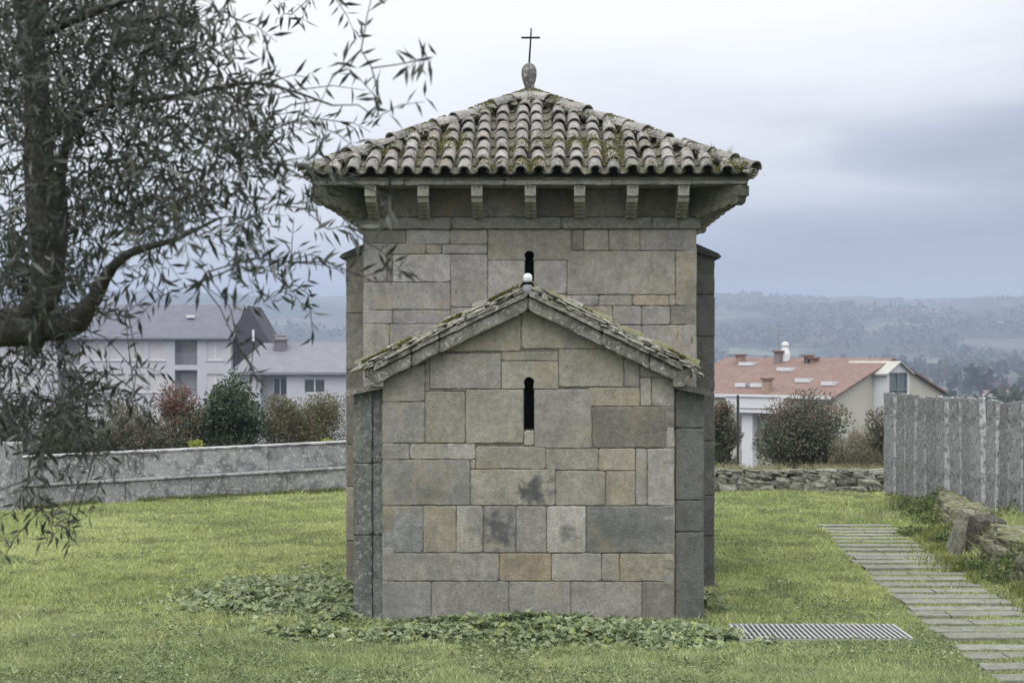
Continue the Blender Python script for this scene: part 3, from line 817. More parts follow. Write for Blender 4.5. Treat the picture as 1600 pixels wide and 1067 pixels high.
# ---- nave
XN = lambda px: (px - 827.5) / 135.0
ZN = lambda py: 2.8 - (py - 552) / 135.0
NW = 1.93; NY0, NY1 = 2.0, 5.86; NC = (NY0 + NY1) / 2
nave = MB()
no_ = (0, NY0, 0)
NB = [
 (567, 634, 358, 380, V_), (634, 703, 358, 382, G_), (703, 762, 358, 382, Y_), (893, 912, 358, 392, V_), (912, 951, 358, 392, Y_), (951, 1000, 358, 392, Y_), (1000, 1088, 358, 392, G_),
 (567, 604, 380, 441, G_), (604, 665, 380, 397, Y_), (665, 690, 382, 397, W_), (690, 762, 382, 397, G_), (604, 613, 397, 441, V_), (613, 704, 397, 441, L_),
 (704, 762, 397, 480, G_), (762, 820, 407, 480, L_), (834, 886, 407, 460, L_), (886, 893, 407, 460, G_), (886, 1055, 392, 461, Y_), (1055, 1088, 392, 478, W_),
 (567, 704, 441, 484, G_), (834, 885, 460, 479, G_), (885, 935, 461, 478, G_), (935, 988, 461, 478, Y_), (988, 1045, 461, 478, O_), (1045, 1055, 461, 478, W_),
 (567, 613, 484, 506, G_), (613, 704, 484, 506, B_), (704, 820, 480, 506, G_), (834, 912, 479, 508, Y_), (912, 957, 478, 508, W_), (957, 1002, 478, 508, G_), (1002, 1047, 478, 508, G_), (1047, 1088, 478, 508, V_),
 (567, 608, 506, 566, Y_), (608, 700, 506, 566, G_), (700, 820, 506, 566, G_), (834, 950, 508, 566, G_), (950, 1002, 508, 566, G_), (1002, 1088, 508, 566, G_),
 (820, 834, 472, 566, L_), (567, 640, 566, 640, B_), (1010, 1088, 566, 640, V_),
 (567, 585, 320, 348, V_),
]
for a, b, y0, y1, c in NB:
    block(nave, rect(XN(a), XN(b), ZN(y1), ZN(y0)), no_, fu, fw, fn, tuple(q * e for q, e in zip(c, (1.13, 1.13, 1.17))))
keyhole_stone(nave, 762, 893, 358, 407, 827, 399.5, .064, .048, XN, ZN, no_, (.285, .272, .232))
auto_blocks(nave, -NW, NW, 0, ZN(640), no_, fu, fw, fn)
# frieze blocks between the corbels, above the string course
CORB = [585, 664, 747, 830, 906, 984, 1062]
fr = [-NW] + [XN(c) for c in CORB] + [NW]
zf0, zf1 = 4.375, 4.70
for a, b in zip(fr[:-1], fr[1:]):
    block(nave, rect(a, b, zf0, zf1), no_, fu, fw, fn, rb.choice([V_, G_, (.17, .16, .14)]))
backing(nave, -NW + .03, NW - .03, -.1, 4.7, XN(820), XN(834), ZN(472), ZN(388), (0, NY0 + .014, 0), .55)
for s in (-1, 1):
    auto_blocks(nave, 0, NY1 - NY0, 0, 4.7, (s * NW, NY0 if s > 0 else NY1, 0), (0, s, 0), (0, 0, 1), (s, 0, 0))
    xs = sorted((s * (NW - .014), s * (NW - .4))); nave.box(xs[0], xs[1], NY0 + .57, NY1 - .5, 0, 4.7, None, 1)
auto_blocks(nave, -NW, NW, 0, 4.7, (0, NY1, 0), (-1, 0, 0), (0, 0, 1), (0, 1, 0)); nave.box(-NW + .03, NW - .03, NY1 - .45, NY1 - .014, 0, 4.7, None, 1)
nave_o = nave.build('nave_wall', [M_ASH, M_MORTAR], chapel)
wv = MB(); wv.box(XN(815), XN(840), NY0 + .5, NY0 + .53, ZN(480), ZN(384)); wv.build('slit_window', M_DARK, nave_o)  # near-black panel paints the nave slit's dark interior

sc_ = MB()   # string course
zc0, zc1 = 4.235, 4.372
def ringbox(mb, h, z0, z1, w, cut, col):
    """square band of outer half size h and width w, cut in stones"""
    for k in range(4):
        M = Matrix.Translation((0, NC, 0)) @ Matrix.Rotation(k * math.pi / 2, 4, 'Z')
        x = -h
        while x < h - w - .01:
            l = rb.uniform(*cut)
            e = min(x + l, h - w)
            if h - w - e < .25: e = h - w
            kk = rb.uniform(.88, 1.1)
            poly = [(x, z0), (e, z0), (e, z1), (x, z1)]
            block(mb, poly, M @ Vector((0, -h, 0)), M.to_3x3() @ Vector((1, 0, 0)), (0, 0, 1), M.to_3x3() @ Vector((0, -1, 0)), (col * kk,) * 3, gap=.005, depth=w, bev=.012, prot=0)
            x = e
ringbox(sc_, NW + .045, zc0, zc1, .25, (.8, 1.3), .95)
sc_.build('string_course', M_SLABS, chapel)

EH = 2.46; ez0, ez1 = 4.695, 4.765
es = MB()
ringbox(es, EH, ez0, ez1, .62, (.9, 1.4), 1.0)
es.build('eave_slab', M_SLABS, chapel)

def corbel_mesh(scale=1.0, wd=.115):
    m = MB()
    P0 = .50 * scale
    prof = [(0, 4.693), (P0, 4.693), (P0 + .004, 4.58), (P0 - .03, 4.555)]
    # lobes from the front block back down to the wall
    a = Vector((P0 - .035, 4.556)); b = Vector((.045, 4.372)); nl = 5
    for i in range(nl):
        p = a.lerp(b, i / nl); q = a.lerp(b, (i + 1) / nl); c = (p + q) / 2; d = (q - p); r = d.length * .60; nn = Vector((-d.y, d.x)).normalized()
        if nn.y > 0: nn = -nn
        sag = .05 * math.sin(math.pi * (i + .5) / nl)
        for k in range(1, 6):
            t = math.pi * k / 6
            v = c - d.normalized() * math.cos(t) * r + nn * (math.sin(t) * r * .85 - sag * .4)
            prof.append((v.x, max(v.y, 4.374)))
    prof.append((0, 4.374))
    k = len(prof)
    vs = [(x, -p, z) for x in (-wd / 2, wd / 2) for p, z in prof]
    fs = [tuple(range(k)), tuple(range(2 * k - 1, k - 1, -1))] + [(i, (i + 1) % k, k + (i + 1) % k, k + i) for i in range(k)]
    m.add(vs, fs, (1.05, 1.05, 1.0))
    # front block is a little wider than the rolls, and paler than the core
    m.box(-wd / 2 - .006, wd / 2 + .006, -P0 - .012, -P0 + .10, 4.575, 4.690, (1.3, 1.3, 1.25))
    m.box(-wd / 2 + .02, wd / 2 - .02, -P0 - .018, -P0 - .010, 4.665, 4.685, (.5, .5, .5))
    for i in range(nl):
        c = a.lerp(b, (i + .42) / nl); sag = .03 * math.sin(math.pi * (i + .5) / nl)
        r = .034 * (1 + .25 * (scale - 1)); nn = Vector((1, -.75)).normalized() * (.012 - sag * .3)
        for x0, x1 in ((-wd / 2 - .004, -.006), (.006, wd / 2 + .004)):
            m.tube([(x0, -(c.x + nn.x), c.y + nn.y), (x1, -(c.x + nn.x), c.y + nn.y)], [r, r], 10, (1.35, 1.33, 1.25))  # paler rolls: highlights put into the stone colour
    return m
M_VERGED = mat_lichen_stone('mossy_shaded_corbel', (.13, .13, .115), (.05, .055, .045), (.24, .24, .20), 1.2, .6, .5)  # moss, with underside shade put into the darker base colour
cm = corbel_mesh().build('corbel', M_SLABS, chapel); cm.location = (XN(CORB[0]), NY0, 0)
cd_ = corbel_mesh(1.46, .15).build('corbel', M_VERGED, chapel)
def put(src, x, y, rz, first=False):
    o = src if first else src.copy()
    if not first: SC.collection.objects.link(o)
    o.parent = chapel; o.location = (x, y, 0); o.rotation_euler = (0, 0, rz)
for c in CORB[1:]: put(cm, XN(c), NY0, rb.uniform(-.03, .03))
for k in range(1, 4):
    M = Matrix.Rotation(k * math.pi / 2, 4, 'Z')
    for c in CORB:
        v = M @ Vector((XN(c), -NW, 0)); put(cm, v.x, NC + v.y, k * math.pi / 2)
for k in range(4):
    M = Matrix.Rotation(k * math.pi / 2, 4, 'Z'); v = M @ Vector((NW - .03, -NW + .03, 0))
    put(cd_, v.x, NC + v.y, k * math.pi / 2 + math.pi / 4, k == 0)

# nave roof
RH = 2.53; rz0, rz1 = 4.79, 5.98
ra = math.atan2(rz1 - rz0, RH); Ls = math.hypot(RH, rz1 - rz0)
bed = MB()
bed.add([(-RH + .05, NC - RH + .05, rz0 - .033), (RH - .05, NC - RH + .05, rz0 - .033), (RH - .05, NC + RH - .05, rz0 - .033), (-RH + .05, NC + RH - .05, rz0 - .033), (0, NC, rz1)],
        [(3, 2, 1, 0), (0, 1, 4), (1, 2, 4), (2, 3, 4), (3, 0, 4)])
bed.build('nave_roof_bed', bpy.data.materials['roof_bed'], chapel)
nr = MB()
for k in range(4):
    M3 = Matrix.Rotation(k * math.pi / 2, 3, 'Z')
    E = Vector((0, NC, 0)) + M3 @ Vector((0, -RH - .02, rz0 - .01)); S = M3 @ Vector((0, math.cos(ra), math.sin(ra))); T = M3 @ Vector((1, 0, 0)); N = M3 @ Vector((0, -math.sin(ra), math.cos(ra)))
    tile_slope(nr, E, S, T, N, RH - .03, 9, lambda t, s: abs(t) < RH - (s + .02) * math.cos(ra) - .0)
nr_o = nr.build('nave_roof_tiles', M_TILE, chapel)
hp = MB()
for k in range(4):
    M3 = Matrix.Rotation(k * math.pi / 2, 3, 'Z')
    c0 = Vector((0, NC, 0)) + M3 @ Vector((RH + .0, -RH - .0, rz0 + .03)); c1 = Vector((0, NC, rz1 + .07))
    D = (c1 - c0); L = D.length; D.normalize(); T = D.cross(Vector((0, 0, 1))).normalized(); N = T.cross(D).normalized()
    n = int(L / .34)
    for j in range(n):
        jt = rb.uniform(-.02, .02); til = rb.uniform(.02, .08)
        barrel(hp, c0 + D * (j * .342) + T * jt + N * (.015 + rb.uniform(0, .02)), (D - N * til + T * rb.uniform(-.04, .04)).normalized(), T, N, .44, .105 * rb.uniform(.95, 1.08), .082)
        for q in range(3):
            rough_slab(hp, c0 + D * (j * .342 + rb.uniform(0, .3)) + T * rb.choice((-.1, .1)) + N * rb.uniform(-.01, .05), (rb.uniform(.06, .16), rb.uniform(.05, .09), rb.uniform(.02, .05)), Matrix.Rotation(rb.random() * 6, 4, 'Z') @ Matrix.Rotation(rb.uniform(-.4, .4), 4, 'X'), rb.choice([(.16, .16, .12), (.2, .2, .17), (.3, .3, .27)]))
hp.build('hip_tiles', M_TILE, chapel)

# finial
fi = MB()
fi.lathe([(.20, -.12), (.19, -.03), (.15, .0), (.16, .03), (.11, .07), (.10, .11), (.045, .125)], (-.02, NC, 5.99), 14, (1, 1, 1))
prof = [(.045, .11), (.05, .15), (.062, .20), (.085, .27), (.098, .34), (.094, .41), (.07, .46), (.035, .485), (.01, .49)]
fi.lathe(prof, (-.02, NC, 5.99), 16, (.62, .63, .70))
for i in range(14):
    a = rb.random() * 6.28; r = rb.uniform(.13, .27)
    rough_slab(fi, (-.02 + r * math.cos(a), NC + r * math.sin(a), 6.01 - r * .35 + rb.uniform(-.01, .04)), (rb.uniform(.08, .16), rb.uniform(.06, .12), rb.uniform(.03, .06)), Matrix.Rotation(rb.random() * 6, 4, 'Z') @ Matrix.Rotation(rb.uniform(-.5, .5), 4, 'X'), (rb.uniform(.6, 1.3),) * 3)
fi_o = fi.build('finial', M_VERGE, chapel)
ic = MB()
bx, bz = -.02, 6.475
ic.tube([(bx, NC, bz - .02), (bx + .010, NC, bz + .15), (bx + .022, NC, bz + .33), (bx + .026, NC, bz + .445)], [.013, .012, .011, .009], 7)
ic.tube([(bx - .097, NC, bz + .326), (bx + .138, NC, bz + .326)], [.0135, .0135], 7)
ic.build('cross', M_IRON, fi_o)

# moss cushions and small weeds on the roofs
def roof_moss():
    Ps = []
    def slope_pts(n, k, f):
        t = RNG.uniform(-RH, RH, n); s = RNG.random(n) ** 1.3 * Ls
        ok = np.abs(t) < RH - s * math.cos(ra) - .03
        t, s = t[ok], s[ok]
        den = f(t, s); ok = RNG.random(len(t)) < den; t, s = t[ok], s[ok]
        # prefer the channels between cover tiles
        n_ = int(2 * (RH - .03) / .211); off = -(RH - .03) + (2 * (RH - .03) - n_ * .211) / 2
        ph = ((t - off) / .211) % 1.0; d = np.minimum(ph, 1 - ph)
        hgt = np.where(d < .36, .055 + .083 * np.cos(d / .4 * 1.45), .05)
        keep = (d > .27) | (RNG.random(len(t)) < .35); t, s, hgt = t[keep], s[keep], hgt[keep]
        hgt = hgt + .012 * RNG.random(len(t))
        c, sn = math.cos(ra), math.sin(ra)
        L = np.stack([t, -RH - .02 + s * c - hgt * sn, rz0 - .01 + s * sn + hgt * c], 1)
        a = k * math.pi / 2; Rm = np.array([[math.cos(a), -math.sin(a), 0], [math.sin(a), math.cos(a), 0], [0, 0, 1]])
        q = L @ Rm.T; q[:, 1] += NC; Ps.append(q)
    for k, n in ((0, 90000), (1, 16000), (3, 16000)):
        slope_pts(n, k, lambda t, s: np.clip((fbm(t * 2.2 + 30 + 11 * k, s * 2.2, 71, 4) - .545 + .055 * t - .06 * s + .05) * 6, 0, 1) * .9 + .015)
    for k in range(4):   # hips
        n = 4200; q = RNG.random(n); w = RNG.normal(size=n) * .07
        c0 = np.array([RH, -RH, rz0 + .05]); c1 = np.array([0, 0, rz1 + .1])
        L = c0 + (c1 - c0) * q[:, None]; side = np.array([1, 1, 0]) / 1.414
        L = L + side * w[:, None]; L[:, 2] += .095 - np.abs(w) * .75
        ok = fbm(q * 9 + k * 7, w * 3, 72, 3) > .47; L = L[ok]
        a = k * math.pi / 2; Rm = np.array([[math.cos(a), -math.sin(a), 0], [math.sin(a), math.cos(a), 0], [0, 0, 1]])
        p = L @ Rm.T; p[:, 1] += NC; Ps.append(p)
    # apse verge
    for s in (-1, 1):
        n = 9000; u = RNG.random(n) * 1.78; k = fbm(u * 5 + 8 * s, u * 0 + 3, 73, 3) > .56 - .16 * (u > 1.45); u = u[k]; n = len(u)
        Ps.append(np.stack([s * u, -.10 + RNG.random(n) ** 1.5 * .25, zr - sl_ * u + .045 + RNG.random(n) * .035], 1))
    P = np.concatenate(Ps); n = len(P)
    D = rdir(n); D[:, 2] = np.abs(D[:, 2]) + .2
    V, T, C = leaf_mesh(P, D, rdir(n), .012 + .018 * RNG.random(n), .010 + .012 * RNG.random(n), pick([(.12, .125, .035), (.17, .165, .05), (.075, .085, .03), (.20, .18, .07)], n))
    npmesh('roof_moss', V, T, C, M_LEAF, chapel, kind='stuff')
    # sprigs of grass rooted in the roof
    b = MB()
    def sprig(x, y, z, n, h):
        for _ in range(n):
            a = rb.uniform(0, 6.28); l = rb.uniform(.4, 1) * h; k = rb.uniform(.1, .5) * l
            b.tube([(x + rb.uniform(-.03, .03), y + rb.uniform(-.03, .03), z), (x + math.cos(a) * k * .4, y + math.sin(a) * k * .4, z + l * .6), (x + math.cos(a) * k, y + math.sin(a) * k, z + l)], [.0022, .0016, .0008], 3, rb.choice([(.30, .28, .14), (.16, .19, .07), (.35, .33, .2)]))
    for x, y, z, n, h in ((2.28, NC - 2.28, 5.02, 14, .16), (2.1, NC - 2.1, 5.1, 9, .13), (2.42, NC - 2.42, 4.95, 8, .10), (-.75, -.05, 3.42, 7, .07), (-1.45, -.05, 3.0, 14, .12), (1.55, -.05, 2.96, 16, .10), (1.7, 0, 2.90, 16, .10), (.25, -.02, 3.65, 8, .06), (-.3, -.02, 3.6, 6, .07), (1.2, -.02, 3.15, 8, .06), (-1.1, 0, 3.22, 10, .08)):
        sprig(x, y, z, n, h)
    b.build('roof_weeds', M_LEAF, chapel, kind='stuff')
roof_moss()

# nave buttresses
def nave_buttress(s):
    b = MB(); x0, x1 = NW + .004, 2.21; yf = 2.70; z1 = 4.02
    if s > 0:
        rows = [0, .62, 1.1, 1.75, 2.35, 3.0, 3.5, z1 - .03]
    else: rows = [0, .55, 1.2, 1.7, 2.6, 3.28, z1 - .03]
    for za, zb in zip(rows[:-1], rows[1:]):
        a, e = sorted((s * x0, s * x1))
        k = rb.uniform(.9, 1.15) * (1 if s > 0 else 1.0)
        block(b, rect(a, e, za, zb), (0, yf, 0), fu, fw, fn, (k, k, k) if s > 0 else rb.choice([G_, V_, Y_, G_]), depth=.2)
    auto_blocks(b, 0, 2.0, 0, z1, (s * x1, yf + (.02 if s > 0 else 2.02), 0), (0, s, 0), (0, 0, 1), (s, 0, 0), [(1, 1, 1)] if s > 0 else PAL)
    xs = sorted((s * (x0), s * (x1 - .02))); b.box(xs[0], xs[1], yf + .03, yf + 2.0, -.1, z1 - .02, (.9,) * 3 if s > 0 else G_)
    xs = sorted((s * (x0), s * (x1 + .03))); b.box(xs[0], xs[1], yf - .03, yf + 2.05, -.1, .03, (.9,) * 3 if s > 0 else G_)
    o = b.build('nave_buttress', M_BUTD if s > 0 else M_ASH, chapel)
    c = MB()
    poly = [(s * x0, 4.02), (s * (x1 + .05), 3.93), (s * (x1 + .075), 3.95), (s * (x1 + .04), 3.99), (s * x0, 4.13)]
    if s < 0: poly = poly[::-1]
    c.prism(poly, (0, yf - .06, 0), fu, fw, fn, 2.12, (.6, .6, .6))
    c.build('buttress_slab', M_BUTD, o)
nave_buttress(1); nave_buttress(-1)

# lower block behind the nave
eb = MB(); EY1 = 8.4
auto_blocks(eb, -1.62, 1.62, 0, 2.8, (0, EY1, 0), (-1, 0, 0), (0, 0, 1), (0, 1, 0))
for s in (-1, 1): auto_blocks(eb, 0, EY1 - NY1, 0, 2.8, (s * 1.62, NY1 if s > 0 else EY1, 0), (0, s, 0), (0, 0, 1), (s, 0, 0))
eb.box(-1.6, 1.6, NY1, EY1 - .02, -.1, 2.8, None, 1)
eb.prism([(-1.62, 2.8), (1.62, 2.8), (0, 3.55)], (0, NY1 + .01, 0), fu, fw, fn, EY1 - NY1 - .02, G_)
eb.build('porch_wall', [M_ASH, M_MORTAR], chapel)
er = MB(); a2 = math.atan2(.75, 1.62)
for s in (-1, 1):
    S = Vector((-s * math.cos(a2), 0, math.sin(a2))); N = Vector((s * math.sin(a2), 0, math.cos(a2)))
    tile_slope(er, Vector((s * 1.78, (NY1 + EY1) / 2 + .08, 2.74)), S, Vector((0, 1, 0)), N, 1.28, 6, lambda t, q: q < 2.0)
er.build('porch_roof_tiles', M_TILE, chapel)
# ------------------------------------------------------------------ low walls, fence, boulders
rw = random.Random(21)
def at(px, py, z=0.0):
    """ground point at height z seen at a photo pixel"""
    d = F * (CAM_H - z) / (py - 552); return ((px - 800) / F * d, d)
def granite_wall():
    a = Vector((-9.2, 31.1, 0)); b = Vector((-3.4, 35.0, 0)); d = (b - a).normalized()
    start = a - d * 9; n = Vector((d.y, -d.x, 0)); rz = math.atan2(d.y, d.x); L = 24.0
    root = empty('granite_wall', start + Vector((0, 0, -.197)), rz, 'long low grey granite wall with a projecting ledge running along the left of the lawn', 'wall')
    root.rotation_euler = (0, -.013, rz)
    up, lo = MB(), MB()
    x = 0
    def stone(mb, x0, x1, z0, z1, yf, dep):
        k = rw.uniform(.85, 1.12)
        block(mb, rect(x0, x1, z0, z1), (0, yf, 0), (1, 0, 0), (0, 0, 1), (0, -1, 0), (k, k, k), gap=.006, depth=dep, bev=.014)
    while x < L:
        l = rw.uniform(1.5, 2.6); stone(up, x, x + l, .50, .97 + rw.uniform(-.01, .01), .06, .34); x += l
    x = 0
    while x < L:
        l = rw.uniform(1.2, 2.2); stone(lo, x, x + l, -.25, .47, -.06, .50); x += l
    u = up.build('upper_course', M_GRAN, root); l = lo.build('lower_course', M_GRAN, root)
    led = MB(); x = 0
    while x < L:
        l2 = rw.uniform(.9, 2.0); k = rw.uniform(1.3, 1.7)
        led.box(x, x + l2 - .01, -.10, .05, .462, .502, (k, k, k)); x += l2  # paler ledge: light on its top put into the colour
    led.build('ledge', M_GRAN, root)
    cp = MB(); x = 0
    while x < L:
        l2 = rw.uniform(.9, 2.0); k = rw.uniform(1.2, 1.6); cp.box(x, x + l2 - .01, .045, .42, .972, 1.0, (k, k, k)); x += l2  # paler coping: its lit top edge put into the colour
    cp.build('coping', M_GRAN, root)
    # nearer upright stone at the left end
    p = MB(); px = 8.3
    rough = MB()
    block(rough, rect(0, .95, -.2, 1.22), (0, 0, 0), (1, 0, 0), (0, 0, 1), (0, -1, 0), (1, 1, 1.02), depth=.55, bev=.03)
    x_, y_ = at(22, 800)
    o = rough.build('stone_pillar', M_GRAN, None, label='broad upright granite block at the far left end of the lawn wall', cat='stone pillar')
    o.location = (x_ - .95, y_, 0)
granite_wall()

def stone_mesh(mb, c, sz, rot, col, n=2, sq=.65, j=.13):
    """rounded irregular stone from a subdivided cube"""
    import bmesh
    bm = bmesh.new(); bmesh.ops.create_cube(bm, size=1); bmesh.ops.subdivide_edges(bm, edges=bm.edges, cuts=n, use_grid_fill=True)
    M = Matrix.Rotation(rot[2], 4, 'Z') @ Matrix.Rotation(rot[1], 4, 'Y') @ Matrix.Rotation(rot[0], 4, 'X')
    vs = []
    for v in bm.verts:
        p = v.co.copy(); q = p.normalized() * .62
        p = p.lerp(q, 1 - sq); p *= 1 + rw.uniform(-j, j)
        p = Vector((p.x * sz[0], p.y * sz[1], p.z * sz[2])); vs.append(tuple(M @ p + Vector(c)))
    bm.verts.index_update()
    mb.add(vs, [tuple(v.index for v in f.verts) for f in bm.faces], col); bm.free()

def dry_wall():
    m = MB()
    x0, x1, y = 3.0, 8.05, 34.75
    for z0, h in ((0, .17), (.14, .15), (.27, .13), (.37, .09)):
        x = x0 + rw.uniform(0, .2)
        while x < x1 + (.25 if z0 < .2 else 0):
            l = rw.uniform(.14, .46); hh = h * rw.uniform(.75, 1.2); k = rw.uniform(.45, 1.35)
            stone_mesh(m, (x + l / 2, y + rw.uniform(-.05, .04) + z0 * .25, z0 + hh / 2), (l * 1.02, .34, hh * 1.05), (rw.uniform(-.15, .15), rw.uniform(-.14, .14), rw.uniform(-.25, .25)), (k, k, k * .97))
            x += l
    m.box(x0, x1 + .1, y + .05, y + .6, -.2, .36, (.2, .2, .18))
    m.build('dry_stone_wall', M_RUB, smooth=False, label='low dry stone wall of dark rounded rubble closing the far end of the lawn on the right', cat='wall')
dry_wall()
def rubble_wall():
    m = MB()
    y = 13.5
    while y < 33.0:
        x = float(edge_x(y)) + .22
        for z0 in (-.02, .16, .32):
            if (y > 31 and z0 > .1) or (y > 26.5 and z0 > .25): continue
            l = rw.uniform(.2, .45); k = rw.uniform(.6, 1.2)
            if rw.random() < .08 or 23.0 < y < 24.75: continue
            stone_mesh(m, (x + rw.uniform(-.05, .05) + z0 * .35, y + rw.uniform(-.08, .08), z0 + .09), (rw.uniform(.26, .42), l * 1.1, rw.uniform(.17, .24)), (rw.uniform(-.2, .2), rw.uniform(-.2, .2), rw.uniform(-.4, .4)), (k, k, k * .95))
        y += .27
    m.build('rubble_wall', M_RUBM, label='low mossy rubble retaining wall along the right side of the stone path', cat='wall')
rubble_wall()
def boulders():
    m = MB()
    stone_mesh(m, (0, 0, .26), (.50, .44, .62), (.15, .12, .3), (.55, .5, .47), 4, .5, .05)
    o = m.build('boulder', mat_lichen_stone('dark_boulder', (.12, .115, .105), (.05, .048, .045), (.21, .205, .19), 1.5, .6), smooth=False, label='dark brown boulder lying against the mossy rubble wall beside the path', cat='boulder', loc=(6.52, 23.95, -.02))
    m = MB()
    stone_mesh(m, (0, 0, .30), (.22, .34, .72), (.05, .32, .1), (.95, .92, .86), 4, .6, .05)
    m.build('leaning_stone', M_RUB, label='paler upright stone leaning on the left of the dark boulder', cat='stone', loc=(6.26, 24.05, -.04))
    m = MB()
    stone_mesh(m, (0, 0, .14), (.75, .5, .36), (.05, .08, .3), (1, 1, .95), 4, .6, .05)
    m.build('flat_stone', M_RUBM, label='broad low mossy stone just below and in front of the dark boulder', cat='stone', loc=(6.75, 22.7, .2))
    m = MB()
    stone_mesh(m, (0, 0, .18), (.26, .3, .42), (0, .1, .2), (.5, .5, .48), 3, .8, .05)
    m.build('dark_stone', M_RUB, label='dark squared stone standing at the foot of the granite slab fence beyond the path', cat='stone', loc=(8.12, 32.3, .15))
boulders()

def slab_fence():
    a = Vector((7.36, 33.9, 0)); b = Vector((8.24, 27.8, 0)); d = (b - a).normalized()
    root = empty('granite_slab_fence', (0, 0, 0), 0, 'fence of tall upright rough granite slabs standing side by side on the right', 'fence')
    s = 0; i = 0
    ang0 = math.atan2(d.y, d.x)
    while s < 11.5:
        m = MB(); w = rw.uniform(.36, .46); th = .10; h = 2.0 + rw.uniform(-.04, .05)
        c = a + d * (s + w / 2); gzv = float(gz(c.x, c.y))
        nz = 16; us = [0, .035, .2, .4, .6, .8, .93, .94, 1.0]; nx = len(us) - 1
        slant = rw.uniform(-.03, .03); k = rw.uniform(.62, 1.08)
        vs, cs, idx, fs = [], [], {}, []
        for side in (-1, 1):
            for iu, u in enumerate(us):
                for iv in range(nz + 1):
                    v = iv / nz; y_ = side * th / 2 + (rw.uniform(-.009, .009) if 0 < iu < nx else 0)
                    if side < 0 and iu == nx: y_ += .03
                    if side < 0 and iu == 0: y_ += .015
                    z_ = v * h + ((u - .5) * slant + rw.uniform(-.015, .012) if iv == nz else 0)
                    idx[side, iu, iv] = len(vs); vs.append(((u - .5) * w + rw.uniform(-.005, .005), y_, z_))
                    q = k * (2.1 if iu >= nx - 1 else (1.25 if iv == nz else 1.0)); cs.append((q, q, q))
        for side in (-1, 1):
            for iu in range(nx):
                for iv in range(nz):
                    q = (idx[side, iu, iv], idx[side, iu + 1, iv], idx[side, iu + 1, iv + 1], idx[side, iu, iv + 1])
                    fs.append(q if side < 0 else q[::-1])
        for iv in range(nz):
            fs.append((idx[-1, 0, iv], idx[-1, 0, iv + 1], idx[1, 0, iv + 1], idx[1, 0, iv])); fs.append((idx[-1, nx, iv], idx[1, nx, iv], idx[1, nx, iv + 1], idx[-1, nx, iv + 1]))
        for iu in range(nx):
            fs.append((idx[-1, iu, nz], idx[-1, iu + 1, nz], idx[1, iu + 1, nz], idx[1, iu, nz]))
        m.add(vs, fs); m.c[-len(vs):] = cs
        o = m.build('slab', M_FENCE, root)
        tilt = (rw.uniform(-.008, .008), rw.uniform(-.015, .015)) if i != 8 else (.0, -.05)
        off = rw.uniform(-.02, .02); o.location = (c.x + d.y * off, c.y - d.x * off, 2.0 - h + rw.uniform(-.03, .03))
        o.rotation_euler = (tilt[0], tilt[1], ang0 + rw.uniform(-.02, .16))
        s += w + (rw.uniform(.07, .12) if i != 5 else .22); i += 1
slab_fence()

def metal_post():
    x, y = (1153 - 800) / F * 36.5, 36.5
    m = MB(); m.tube([(0, 0, -.3), (0, 0, 1.88)], [.03, .03], 8); m.lathe([(.034, 1.87), (.034, 1.90), (.01, 1.93)], (0, 0, 0), 8)
    m.box(-.07, .07, -.07, .07, -.3, -.02)
    m.build('metal_post', simple('dark_painted_metal', (.035, .038, .04), .6), label='thin dark metal post behind the dry stone wall, right of the chapel', cat='post', loc=(x, y, -.0))
metal_post()

# ------------------------------------------------------------------ shrubs
def shrub(name, label, cat, x, y, z0, w, h, n, cols, wts, red=None, L=.07, stems=True, dep=None, sparse=0, seed=0, group=None, clumps=26, up=.25, W=.5):
    root = empty(name, (x, y, z0), 0, label, cat, group)
    rs = np.random.default_rng(seed + 100)
    dep = dep or w * .8
    # clump centres through the crown's volume
    cc = rs.normal(size=(clumps, 3)); cc /= np.linalg.norm(cc, axis=1, keepdims=True); cc *= (rs.random((clumps, 1)) ** .45)
    cc = cc * np.array([w / 2, dep / 2, h / 2]) * .80 + np.array([0, 0, h * .50]); cc[:, 2] = np.where(cc[:, 2] < h * .25, cc[:, 2] + h * .1, cc[:, 2]); cc[:, 0] *= np.where(cc[:, 2] < h * .55, 1.12, .95)
    i = rs.integers(0, clumps, n); rad = rs.uniform(.16, .30, clumps) * min(w, h)
    v = rs.normal(size=(n, 3)); v /= np.linalg.norm(v, axis=1, keepdims=True)
    P = cc[i] + v * (rs.random((n, 1)) ** .5) * rad[i][:, None]
    P[:, 2] = np.abs(P[:, 2])
    D = v * .7 + rs.normal(size=(n, 3)) * .45 + np.array([0, 0, up])
    c = np.array(cols, float)[rs.choice(len(cols), n, p=wts)] * (1 + rs.uniform(-.25, .25, (n, 1))) * (rs.uniform(.8, 1.2, clumps)[i])[:, None]
    if red is not None:
        rc_, lo = red
        t = (P[:, 2] / h + rs.normal(size=n) * .10 + .25 * (rs.random(clumps)[i] - .5)) > lo
        t &= rs.random(n) < .75
        c[t] = np.array(rc_) * (1 + rs.uniform(-.3, .3, (t.sum(), 1)))
    V, T, C = leaf_mesh(P, D, rs.normal(size=(n, 3)) + [0, 0, .6], L * rs.uniform(.7, 1.3, n), L * W * rs.uniform(.8, 1.2, n), c, .2)
    npmesh('crown', V, T, C, M_LEAF, root)
    b = MB(); rr = random.Random(seed)
    for k in range(9):
        e = cc[rr.randrange(clumps)]; s0 = (rr.uniform(-.1, .1) * w, rr.uniform(-.1, .1) * w, -.3)
        m1 = (s0[0] * .6 + e[0] * .35, s0[1] * .6 + e[1] * .35, e[2] * .5)
        b.tube([s0, m1, tuple(e)], [.03, .02, .008], 5)
    b.build('trunk', M_BARK, root)
GREY_G = [(.08, .105, .06), (.11, .13, .075), (.15, .16, .10), (.16, .13, .10)]
def X(px, d): return (px - 800) / F * d
